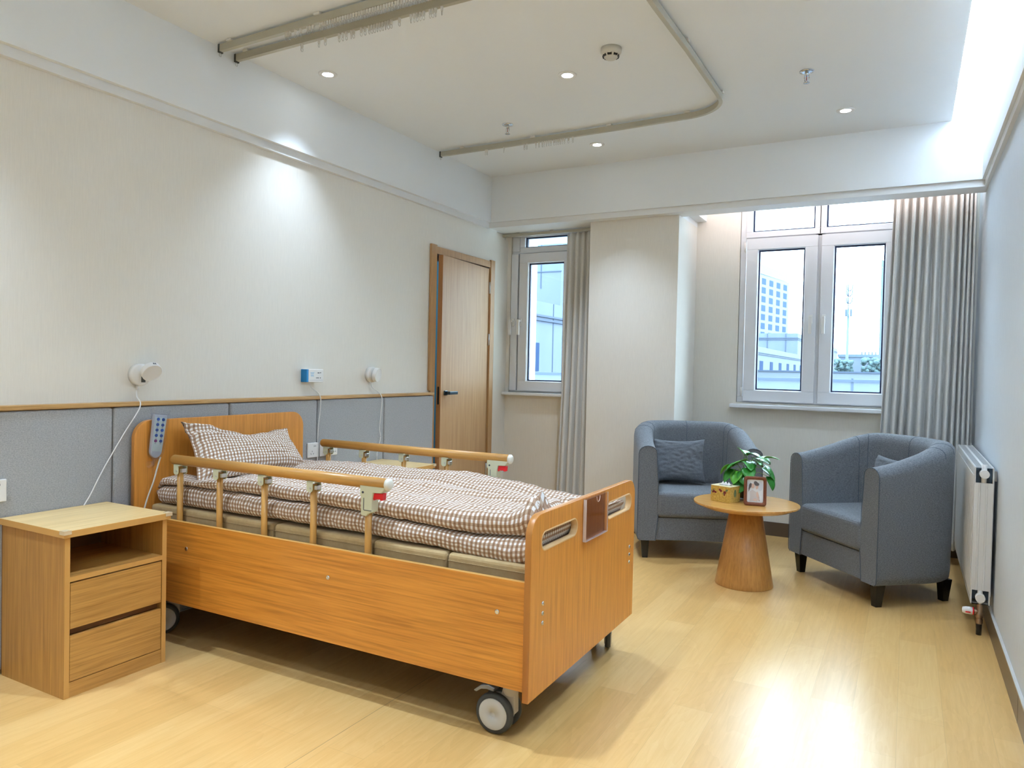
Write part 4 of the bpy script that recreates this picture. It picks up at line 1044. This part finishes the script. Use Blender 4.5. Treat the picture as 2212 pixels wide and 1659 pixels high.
# pothos in a glass jar
t = thing('potted_plant', (-0.862, 4.655, ZT), 'leafy green pothos in a glass jar behind the photo frame', 'plant')
m = MB(); m.lathe([(0.044, 0.0), (0.050, 0.006), (0.052, 0.05), (0.047, 0.10), (0.044, 0.112), (0.041, 0.112), (0.044, 0.10), (0.048, 0.05), (0.046, 0.010), (0.002, 0.010)], (0, 0, 0), 32); m.build('glass_jar', M['film'], t)
m = MB(); m.lathe([(0.03, 0.012), (0.044, 0.016), (0.046, 0.05), (0.043, 0.09), (0.01, 0.092)], (0, 0, 0), 24); m.build('water', M['soil'], t)
rnd = random.Random(11)
leaves = []
spec = [(-0.02, 0.0, 0.300, 0.3, 0.9), (0.045, -0.02, 0.285, 0.2, 0.2), (0.15, -0.03, 0.275, 0.0, 0.0), (0.095, 0.0, 0.255, 0.3, 0.4), (0.03, -0.06, 0.225, 0.6, 1.2), (0.125, -0.02, 0.205, 0.9, 0.6),
        (-0.04, -0.04, 0.235, 0.4, 2.4), (-0.085, -0.03, 0.200, 0.7, 2.8), (-0.125, -0.02, 0.185, 0.9, 3.0), (-0.10, -0.05, 0.150, 1.1, 2.6), (-0.045, -0.085, 0.150, 1.0, 2.0), (0.0, -0.09, 0.155, 1.0, 1.5),
        (-0.02, -0.085, 0.105, 1.2, 1.7), (0.03, -0.09, 0.180, 0.9, 1.1), (-0.06, 0.04, 0.22, 0.4, 3.4), (0.05, 0.06, 0.22, 0.4, -0.8), (0.13, 0.03, 0.17, 0.9, -0.3), (0.145, -0.015, 0.12, 1.3, 0.3), (-0.10, 0.03, 0.15, 0.8, 3.6), (0.0, 0.09, 0.2, 0.5, -1.5), (0.07, -0.05, 0.25, 0.35, 0.8), (-0.07, -0.06, 0.22, 0.5, 2.5)]
for k, (lx, ly, lz, droop, az) in enumerate(spec):
    Ln_ = rnd.uniform(0.090, 0.112); Wd = Ln_ * rnd.uniform(0.74, 0.88); droop = droop * 0.8 - 0.05
    d3 = Vector((math.cos(az) * math.cos(droop), -math.sin(az) * math.cos(droop) if az <= 3.2 else math.sin(-az) * math.cos(droop), -math.sin(droop)))
    side = d3.cross(Vector((0, 0, 1))); side = side.normalized() if side.length > 0.1 else Vector((1, 0, 0))
    up = side.cross(d3).normalized(); c0 = Vector((lx, ly, lz)) - d3 * Ln_ * 0.5
    rw = []; nL = 10
    roll = rnd.uniform(-0.4, 0.4)
    side, up = side * math.cos(roll) + up * math.sin(roll), up * math.cos(roll) - side * math.sin(roll)
    for i in range(nL + 1):
        q = i / nL; wv = Wd / 2 * max(0.0, math.sin(PI * min(1, q ** 0.72))) ** 0.6
        cz = -0.32 * Ln_ * (q - 0.35) ** 2
        rw.append([tuple(c0 + d3 * (Ln_ * q - (0.012 if q < 0.05 else 0) * 0) + side * (wv * s) + up * (cz + 0.22 * abs(s) * wv)) for s in (-1, -0.5, 0, 0.5, 1)])
    m = MB(); m.grid(rw); lf_ = m.build('leaf', M['leaf2'] if k in (0, 2, 6, 10, 8) else M['leaf'], t); so = lf_.modifiers.new('thick', 'SOLIDIFY'); so.thickness = 0.0012
    m = MB(); base = Vector((0.02 * math.cos(k), 0.02 * math.sin(k), 0.09)); mid_ = (base + c0) / 2 + Vector((0, 0, 0.05))
    m.tube(catmull([base, mid_, c0], 6), 0.0018, 6); m.build('stem', M['stem'], lf_ if False else t)

# ------------------------------------------------------------------ radiator
t = thing('radiator', (0.3465, 5.0, 0), 'white panel radiator on the right wall beside the armchair', 'radiator')
y0, y1, z0, z1 = -0.70, 0.70, 0.155, 0.838; hx = 0.0415
m = MB()
for s in (-1, 1):
    xx = s * hx
    a, b = sorted((xx, xx - s * 0.006)); m.box(a, b, y0, y1, z0, z1, bev=0.002)
    nrib = 34
    for i in range(nrib):
        yy = y0 + 0.03 + (y1 - y0 - 0.06) * i / (nrib - 1)
        a, b = sorted((xx, xx + s * 0.0035)); m.box(a, b, yy - 0.010, yy + 0.010, z0 + 0.04, z1 - 0.04, bev=0.0015)
m.build('panel', M['radiator'], t)
m = MB(); m.box(-hx + 0.003, hx - 0.003, y0, y0 + 0.004, z0 + 0.07, z1 - 0.075, bev=0.001)
for xx in (-0.018, 0.012): m.box(xx - 0.004, xx + 0.004, y0 - 0.003, y0, z0 + 0.07, z1 - 0.075, bev=0.002)
m.build('end_cover', M['radiator'], t)
m = MB()
for xx in [-hx + 0.002, hx - 0.006]: m.box(xx, xx + 0.004, y0 - 0.004, y1, z1 - 0.002, z1 + 0.003)
for i in range(56):
    yy = y0 + 0.005 + (y1 - y0 - 0.02) * i / 55; m.box(-hx + 0.002, hx - 0.002, yy, yy + 0.009, z1 + 0.0004, z1 + 0.0012)
m.box(-0.006, 0.006, y0, y1, z1, z1 + 0.0014); m.build('top_grille', M['radiator'], t)
m = MB(); m.box(-hx + 0.006, hx - 0.006, y0 + 0.02, y1 - 0.01, z0 + 0.02, z1 - 0.004); m.build('core', M['raddark'], t)
m = MB(); m.box(-hx + 0.003, hx - 0.003, y0 + 0.001, y0 + 0.004, z0, z0 + 0.004); m.box(-hx + 0.003, hx - 0.003, y0 + 0.001, y0 + 0.10, z0, z0 + 0.004); m.build('bottom_rim', M['radiator'], t)
for z in (z1 - 0.030, z0 + 0.035):
    m = MB(); m.cyl((0.0, y0 - 0.022, z), (0.0, y0 + 0.05, z), 0.021, 20); m.cyl((0, y0 + 0.012, z - 0.045), (0, y0 + 0.012, z + 0.045), 0.012, 14); m.build('end_plug', M['white'], t)
m = MB(); m.box(hx, hx + 0.017, y0 + 0.06, y0 + 0.10, z1 - 0.07, z1 - 0.02); m.box(hx, hx + 0.017, y1 - 0.2, y1 - 0.16, z1 - 0.07, z1 - 0.02); m.build('wall_bracket', M['steel'], t)
m = MB(); py = y0 + 0.012
m.lathe([(0.012, 0.0), (0.013, 0.052), (0.013, 0.055)], (0, py, 0), 14)
m.mi = 1; m.lathe([(0.013, 0.055), (0.016, 0.060), (0.016, 0.078), (0.013, 0.083), (0.015, 0.086), (0.018, 0.09), (0.018, 0.112), (0.014, 0.118), (0.014, 0.15), (0.010, 0.165)], (0, py, 0), 16)
m.cyl((0, py, 0.115), (-0.030, py, 0.115), 0.013, 14); pp = m.build('inlet_pipe', [M['black'], M['copper']], t)
m = MB(); m.lathe([(0.017, -0.026), (0.019, -0.034), (0.018, -0.058), (0.014, -0.072), (0.004, -0.074)], (0, py, 0.115), 20, 'x')
m.mi = 1; m.lathe([(0.0195, -0.024), (0.0195, -0.029)], (0, py, 0.115), 20, 'x'); m.box(-0.060, -0.038, py - 0.0195, py - 0.016, 0.108, 0.114); m.build('valve_knob', [M['white'], M['red']], pp)

# ------------------------------------------------------------------ ceiling fixtures
LIGHTS = [(-2.917, 3.118, 'recessed ceiling downlight nearest the long curtain tracks'), (-1.708, 3.706, 'recessed ceiling downlight beside the smoke detector'),
          (-2.024, 4.932, 'recessed ceiling downlight near the far left ceiling corner'), (-0.386, 4.928, 'recessed ceiling downlight near the window by the cove'),
          (-0.408, 3.372, 'recessed ceiling downlight at the top picture edge')]
UNSEEN_FILL = [(-2.917, 0.95), (-1.70, 1.95), (-0.40, 1.7), (-2.90, -0.6), (-1.65, 0.3), (-0.4, 0.0), (-1.65, -1.2)]  # unseen downlights added as fill; only the first follows a glow on the beam
def downlight(x, y, label, group, e=60):
    t = thing('downlight', (x, y, ZC), label, 'ceiling light', group)
    m = MB(); m.lathe([(0.041, -0.0005), (0.053, -0.0005), (0.052, -0.004), (0.043, -0.005), (0.041, -0.004)], (0, 0, 0), 36); m.build('trim_ring', M['white'], t)
    m = MB(); m.lathe([(0.0415, -0.0010), (0.0415, -0.0035), (0.02, -0.0045), (0.002, -0.0045)], (0, 0, 0), 32); m.build('led_face', M['lamp'], t)
    ld = bpy.data.lights.new('downlight_beam', 'SPOT'); ld.energy = e; ld.color = (0.76, 0.95, 1.18)
    ld.spot_size = math.radians(90); ld.spot_blend = 0.9; ld.shadow_soft_size = 0.035
    lo = bpy.data.objects.new('downlight_beam', ld); C.objects.link(lo); lo.location = (x, y, ZC - 0.012)
    return lo
for (x, y, lab), e in zip(LIGHTS, (37, 66, 62, 32, 28)): downlight(x, y, lab, 'recessed downlights', e)
for x, y in UNSEEN_FILL: downlight(x, y, 'unseen recessed ceiling downlight out of view, serving as fill light', 'unseen fill downlights out of view', 28 if x > -1 else 92)

t = thing('smoke_detector', (-1.372, 3.498, ZC), 'cream domed smoke detector on the ceiling', 'smoke detector')
m = MB(); m.lathe([(0.052, 0.0), (0.053, -0.020), (0.050, -0.026), (0.030, -0.05), (0.024, -0.054), (0.004, -0.055)], (0, 0, 0), 36); m.build('housing', M['offwhite'], t)
m = MB()
for k in range(8):
    a = k * PI / 4 + 0.2; m.box(-0.010, 0.010, -0.003, 0.003, -0.044, -0.034, rot=Matrix.Rotation(a + PI / 2, 3, 'Z'), piv=(0, 0, 0)) if False else m.prism([(math.cos(a + q) * r, math.sin(a + q) * r) for r, q in ((0.043, -0.26), (0.043, 0.26), (0.034, 0.26), (0.034, -0.26))], -0.0445, -0.0345, 'xy')
m.build('vent_slot', M['black'], t)
def sprinkler(x, y, label):
    t = thing('sprinkler', (x, y, ZC), label, 'sprinkler', 'fire sprinklers in the ceiling')
    m = MB(); m.lathe([(0.038, 0.0), (0.037, -0.004), (0.020, -0.008), (0.010, -0.006)], (0, 0, 0), 28); m.build('escutcheon', M['chrome'], t)
    m = MB(); m.cyl((0, 0, 0), (0, 0, -0.026), 0.009, 14)
    for s in (-1, 1): m.tube([(s * 0.008, 0, -0.02), (s * 0.012, 0, -0.035), (s * 0.009, 0, -0.052), (0.0, 0, -0.06)], 0.0022, 8)
    m.build('frame_arms', M['chrome'], t)
    m = MB(); m.cyl((0, 0, -0.026), (0, 0, -0.05), 0.0022, 10); m.build('glass_bulb', M['bulb'], t)
    m = MB(); m.lathe([(0.003, -0.058), (0.017, -0.062), (0.017, -0.064), (0.003, -0.065)], (0, 0, 0), 20); m.build('deflector', M['chrome'], t)
sprinkler(-2.405, 4.285, 'chrome fire sprinkler beside the far curtain track')
sprinkler(-0.527, 4.212, 'chrome fire sprinkler near the downlight by the cove')

# ceiling curtain tracks
ZT0, ZT1 = 2.868, 2.902
def track(name, path, label, clips, ends):
    t = thing(name, (0, 0, 0), label, 'curtain track', 'bed curtain tracks on the ceiling')
    m = MB(); m.strip(path, 0.022, ZT0, ZT1); m.build('rail', M['alu'], t)
    for (x, y) in clips:
        m = MB(); m.box(x - 0.018, x + 0.018, y - 0.018, y + 0.018, ZT1, ZC, bev=0.002); m.build('ceiling_clip', M['runner'], t)
    for (x, y) in ends:
        m = MB(); m.box(x - 0.006, x + 0.006, y - 0.013, y + 0.013, ZT0 - 0.006, ZT1 + 0.002, bev=0.001); m.mi = 1
        m.tube([(x, y + 0.006 * math.cos(a), ZT0 - 0.016 + 0.009 * math.sin(a)) for a in [2 * PI * i / 12 for i in range(13)]], 0.0012, 6); m.build('end_stop', [M['rubber'], M['steel']], t)
    return t
def arc_pts(cx, cy, r, a0, a1, n=14): return [(cx + r * math.cos(a0 + (a1 - a0) * i / n), cy + r * math.sin(a0 + (a1 - a0) * i / n)) for i in range(n + 1)]
R_ = 0.26
path = [(-3.14, 4.585), (-2.4, 4.58), (-1.7, 4.565)] + arc_pts(-1.005 - R_, 4.545 - R_, R_, PI / 2, 0) + [(-1.008, 3.6), (-1.02, 3.1)] + arc_pts(-1.02 - R_, 2.685 + R_, R_, 0, -PI / 2) + [(-2.0, 2.685), (-3.155, 2.695)]
track('curtain_track', path, 'long U-shaped curtain track on the ceiling around the bed', [(-2.95, 4.585), (-2.36, 4.58), (-1.79, 4.568), (-1.26, 4.543), (-1.005, 4.30), (-1.008, 3.56), (-1.9, 2.685), (-3.08, 2.695)], [(-3.146, 4.585), (-3.16, 2.695)])
track('curtain_track', [(-3.135, 2.575), (-2.4, 2.562), (-1.2, 2.55), (0.02, 2.54)], 'straight curtain track on the ceiling nearest the viewer, full of runners', [(-3.06, 2.574), (-2.46, 2.563), (-1.7, 2.555), (-0.9, 2.548), (-0.1, 2.541)], [(-3.14, 2.575)])
# runners with hook rings
def runner():
    m = MB(); m.box(-0.006, 0.006, -0.004, 0.004, -0.020, 0.0, bev=0.001); m.box(-0.0045, 0.0045, -0.006, 0.006, -0.008, -0.001)
    m.mi = 1; m.tube([(0.0058 * math.sin(a), 0, -0.029 + 0.0095 * math.cos(a)) for a in [2 * PI * i / 12 for i in range(13)]], 0.0012, 6, False)
    return m.build('curtain_runner', [M['runner'], M['steel']])
first = runner(); used = []
def put_runner(x, y, label, group, rz):
    if used: o = first.copy(); C.objects.link(o)
    else: o = first
    used.append(o); o.location = (x, y, ZT0 + 0.0005); o.rotation_euler = (0, 0, rz); tag(o, label, 'curtain runner', group)
rnd = random.Random(4)
lab1 = 'small white runner with metal ring under the straight near ceiling track'
for x in [-2.672, -2.660, -2.645, -2.610, -2.575, -2.530, -2.515, -2.495] + [-2.450 + 0.0158 * i for i in range(40)]:
    put_runner(x, 2.5635 + 0.012 * (-(x + 2.4)) / 0.73 * 0.95 if x < -2.4 else 2.562 - 0.012 * (x + 2.4) / 1.2, lab1, 'runners on the straight near track', PI / 2 + rnd.uniform(-0.5, 0.5))
lab2 = 'small white runner with metal ring under the near arm of the U-shaped track'
for x in [-2.690, -2.578, -2.536, -2.447, -2.424, -2.402, -2.372, -2.357, -2.310, -2.287] + [-2.262 + 0.0162 * i for i in range(9)] + [-2.085, -2.020, -2.002, -1.985, -1.968, -1.950, -1.915, -1.900, -1.885, -1.852]:
    put_runner(x, 2.685 + 0.010 * max(0, -(x + 2.0)) / 1.155, lab2, 'runners on the near arm of the U-shaped track', PI / 2 + rnd.uniform(-0.5, 0.5))
lab3 = 'small white runner with metal ring under the far arm of the U-shaped track'
for x in [-2.752, -2.738, -2.598, -2.432, -2.412, -2.340, -2.315] + [-2.288 + 0.0165 * i for i in range(5)] + [-2.198 + 0.016 * i for i in range(6)] + [-2.088, -2.055]:
    put_runner(x, 4.585 - 0.005 * (x + 3.14) / 0.74 if x < -2.4 else 4.58 - 0.015 * (x + 2.4) / 0.7, lab3, 'runners on the far arm of the U-shaped track', PI / 2 + rnd.uniform(-0.5, 0.5))

# ------------------------------------------------------------------ outside
def far_building():
    t = thing('stone_building', (-8.0, 40, -4), 'long pale stone building with slit windows outside', 'building')
    def B(x0, x1, a, b, c, d, name='wall', mat='stone'):
        m = MB(); m.box(x0 + 8, x1 + 8, a - 40, b - 40, c + 4, d + 4); return m.build(name, M[mat], t)
    wl = B(-14, -8.0, 12.5, 111, -4, 2.95)
    up = B(-24, -8.85, 70, 112, 2.95, 5.05, 'upper_storey')
    up2 = B(-16, -10.2, 22, 30, 2.9, 6.2, 'roof_block')
    m = MB()
    for z in (2.60, 2.50): m.box(-0.03, 0.05, -27.5, 71, z + 4 - 0.025, z + 4 + 0.025)
    for z in (1.15,): m.box(-0.03, 0.03, -27.5, 71, z + 4 - 0.012, z + 4 + 0.012)
    k = 13.4
    while k < 40:
        m.box(-0.02, 0.012, k - 40 - 0.02, k - 40 + 0.02, 0.5, 6.95); k += 1.15
    m.build('joint', M['stonejoint'], wl)
    m = MB()
    for z in (4.62, 4.48): m.box(-16, -0.80, 29.93, 30.0, z + 4 - 0.04, z + 4 + 0.04); m.box(-0.88, -0.80, 30, 72, z + 4 - 0.04, z + 4 + 0.04)
    for x in (-7.5, -5.5, -3.5, -1.9): m.box(x, x + 0.05, 29.95, 30.0, 7.2, 9.0)
    m.build('joint', M['stonejoint'], up)
    m = MB()
    for z in (4.97, 4.55): m.box(-8, -2.17, -18.03, -18.0, z + 4 - 0.015, z + 4 + 0.015)
    for x in (-2.95,): m.box(x, x + 0.025, -18.02, -18.0, 8, 10.1)
    m.build('joint', M['stonejoint'], up2)
    yy = 46.3
    while yy < 110:
        m = MB(); m.box(-0.15, 0.02, yy - 40, yy - 40 + 1.15, 5.05, 6.1); m.build('slit_window', M['stonewin'], t); yy += 3.75
    m = MB(); m.box(-0.15, 0.02, 14.9 - 40, 16.05 - 40, 5.24, 5.93); m.build('slit_window', M['stonewin'], t)
far_building()
m = MB(); m.box(-8.2, 3, 0, 0.22, -4.0, 0)
t = thing('terrace_parapet', (0, 9.0, 1.215), 'low pale parapet with dark coping just outside the windows', 'parapet')
m.build('parapet_wall', M['stone'], t)
m = MB(); m.box(-8.2, 3, -0.02, 0.24, 0.0, 0.028)
for x in (-0.56, -3.2, -5.4): m.box(x, x + 0.02, -0.006, 0.0, -2, 0.04)
m.build('coping', M['stonejoint'], t)
t = thing('courtyard_wall', (0, 32, 1.40), 'distant low white courtyard wall seen through the right-hand sash', 'wall')
m = MB(); m.box(-6, 3, 0, 0.3, -5, 0); m.build('wall_face', M['tower'], t); m = MB(); m.box(-6, 3, -0.05, 0.35, 0, 0.06); m.build('coping', M['stonejoint'], t)
# tower block
t = thing('apartment_tower', (-26, 160, 0), 'tall apartment tower with rows of windows beyond the stone building', 'building')
m = MB()
fA = [(-4.0, -6.0), (-1.66, -2.0), (1.55, 16.0), (-3, 18)]
m.prism(fA, -10, 22.2, 'xy'); m.build('tower_wall', M['tower'], t)
m = MB(); m.prism([(-4.0, -6.2), (-1.6, -2.3), (1.3, 14.6), (-3, 17)], 22.2, 24.1, 'xy'); m.build('roof_crown', M['mast'], t)
p0, p1 = Vector((-1.66, -2.0)), Vector((1.55, 16.0)); dv = (p1 - p0); nv_ = Vector((dv.y, -dv.x)).normalized()
for c_ in range(4):
    for r in range(15):
        q0, q1 = 0.06 + c_ * 0.245, 0.06 + c_ * 0.245 + 0.125
        a = p0 + dv * q0; b = p0 + dv * q1
        m = MB(); z = -6 + r * 1.87
        m.prism([tuple(a - nv_ * 0.1), tuple(b - nv_ * 0.1), tuple(b + nv_ * 0.04), tuple(a + nv_ * 0.04)], z, z + 1.25, 'xy'); m.build('tower_window', M['towerwin'], t)
q0 = Vector((-4.0, -6.0)); q1 = Vector((-1.66, -2.0)); dw = q1 - q0; nw = Vector((dw.y, -dw.x)).normalized()
for r in range(15):
    a = q0 + dw * 0.80; b = q0 + dw * 0.97; m = MB(); z = -6 + r * 1.87
    m.prism([tuple(a - nw * 0.1), tuple(b - nw * 0.1), tuple(b + nw * 0.04), tuple(a + nw * 0.04)], z, z + 1.05, 'xy'); m.build('tower_window', M['towerwin'], t)
# telecom mast
t = thing('telecom_mast', (-4.085, 60, -4), 'slim pale telecom mast with antennas seen through the right sash', 'mast')
m = MB(); m.cyl((0, 0, 0), (0, 0, 9.9), 0.125, 12, 0.085); m.cyl((0, 0, 9.9), (-0.03, 0, 12.4), 0.04, 8, 0.015); m.build('pole', M['mast'], t)
for z, kind in ((10.35, 0), (11.05, 1), (11.6, 0), (12.0, 1)):
    m = MB()
    if z == 10.35:
        for a in range(3):
            c_, s_ = math.cos(a * 2.09 + 0.5) * 0.2, math.sin(a * 2.09 + 0.5) * 0.2; m.box(c_ - 0.07, c_ + 0.07, s_ - 0.05, s_ + 0.05, 9.75, 10.3)
    else:
        for a in range(3):
            c_, s_ = math.cos(a * 2.09 + 0.3), math.sin(a * 2.09 + 0.3)
            m.tube([(c_ * 0.05, s_ * 0.05, z - 0.35), (c_ * 0.22, s_ * 0.22, z - 0.22), (c_ * 0.26, s_ * 0.26, z + 0.12)], 0.045, 6)
    m.build('antenna', M['mast'], t)
# trees and houses far off
def tree(x, y, r, zc, label, seed):
    t = thing('tree', (x, y, -4), label, 'tree', 'hazy trees outside')
    rn = random.Random(seed); m = MB()
    for k in range(70):
        c_ = Vector((rn.uniform(-1, 1) * r * 0.8, rn.uniform(-1, 1) * r * 0.8, zc + 4 + rn.uniform(-1, 0.9) * r * 0.75)); rr = r * rn.uniform(0.13, 0.26)
        b2 = bmesh.new(); bmesh.ops.create_icosphere(b2, subdivisions=2, radius=rr)
        for v in b2.verts: v.co = v.co * (1 + 0.25 * noise.noise(v.co * 6 / r + c_)) + c_
        m._merge(b2)
    m.build('crown', M['tree'], t); m = MB(); m.cyl((0, 0, 0), (0, 0, zc + 4), 0.12, 8, 0.06); m.build('trunk', M['mast'], t)
tree(-3.55, 50, 0.62, 1.85, 'hazy green tree just left of the telecom mast foot', 1); tree(-1.9, 50, 0.75, 1.85, 'wide hazy green tree right of the telecom mast', 2)
t = thing('distant_house', (-4.2, 85, -4), 'distant low house roofline with chimneys beyond the trees', 'house')
m = MB(); m.box(-2.4, 3.2, 0, 3, 0, 7.3); m.build('wall', M['stone'], t)
m = MB(); m.box(-2.5, 3.3, -0.1, 3.1, 7.3, 7.6); m.build('roof', M['mast'], t)
for k in range(5):
    m = MB(); m.box(-0.3 + 0.33 * k, -0.16 + 0.33 * k, 1, 1.3, 7.55, 7.9); m.build('chimney', M['mast'], t)
t = thing('distant_villa', (-1.75, 58, -4), 'distant white villa with gable roof at the curtain edge', 'house')
m = MB(); m.box(-0.75, 2.2, 0, 3, 0, 6.2); m.build('wall', M['tower'], t); m = MB(); m.prism([(-1.0, 6.2), (2.4, 6.2), (0.9, 7.6)], -0.2, 3.2, 'xz'); m.build('roof', M['stone'], t)
m = MB(); m.box(-0.1, 0.1, -0.02, 0.02, 5.6, 6.0); m.build('window', M['stonewin'], t)
t = thing('glass_tower', (-3.25, 100, -4), 'pale high-rise edge at the curtain side of the right sash', 'building')
m = MB(); m.box(0, 3, 0, 4, 0, 19.5); m.build('tower_wall', M['tower'], t)
m = MB(); m.box(-0.02, 0.12, -0.02, 4.1, 0, 19.6); m.build('corner_strip', M['mast'], t)
m = MB(); m.box(-60, 60, 6.4, 320, -4.1, -4.0); tag(m.build('courtyard_ground', M['stone']), 'pale paved ground outside the building', 'ground')

# ------------------------------------------------------------------ light: cove strip, curtain pocket strip, sky
def area(name, loc, rot, sx, sy, e, col):
    ld = bpy.data.lights.new(name, 'AREA'); ld.shape = 'RECTANGLE'; ld.size = sx; ld.size_y = sy; ld.energy = e; ld.color = col
    o = bpy.data.objects.new(name, ld); C.objects.link(o); o.location = loc; o.rotation_euler = rot; return o
area('cove_strip', (0.12, 1.8, 2.965), (PI, 0, 0), 0.05, 7.1, 190, (0.77, 0.95, 1.17))
pl = bpy.data.lights.new('bathroom_fill_lamp', 'POINT'); pl.energy = 14; pl.color = (0.85, 0.97, 1.1); pl.shadow_soft_size = 0.1  # unseen lamp without a fixture, added to brighten the door gap
po = bpy.data.objects.new('bathroom_fill_lamp', pl); C.objects.link(po); po.location = (-3.9, 4.7, 2.15)
area('pocket_strip', (-0.6, 5.64, 2.60), (PI * 0.62, 0, 0), 1.9, 0.03, 3.0, (1.0, 0.78, 0.70))
w = bpy.data.worlds.new('sky'); SC.world = w; w.use_nodes = True
bg = w.node_tree.nodes['Background']; bg.inputs[0].default_value = (0.64, 0.85, 1.0, 1); bg.inputs[1].default_value = 10.5

# ------------------------------------------------------------------ camera
yaw, pitch, roll = -0.4979, -0.0209, 0.0219
f = Vector((math.sin(yaw) * math.cos(pitch), math.cos(yaw) * math.cos(pitch), math.sin(pitch)))
r = Vector((math.cos(yaw), -math.sin(yaw), 0)); u = r.cross(f)
r2 = r * math.cos(roll) + u * math.sin(roll); u2 = -r * math.sin(roll) + u * math.cos(roll)
cam = bpy.data.cameras.new('camera'); co = bpy.data.objects.new('camera', cam); C.objects.link(co)
cam.sensor_width = 36; cam.sensor_fit = 'HORIZONTAL'; cam.lens = 1573.66 / 2212 * 36; cam.clip_start = 0.05; cam.clip_end = 600
co.matrix_world = Matrix(((r2.x, u2.x, -f.x, 0), (r2.y, u2.y, -f.y, 0), (r2.z, u2.z, -f.z, 1.28), (0, 0, 0, 1)))
SC.camera = co
SC.view_settings.view_transform = 'Standard'; SC.view_settings.look = 'None'
SC.view_settings.gamma = 1.0; SC.view_settings.exposure = 0.74
SC.view_settings.use_curve_mapping = False
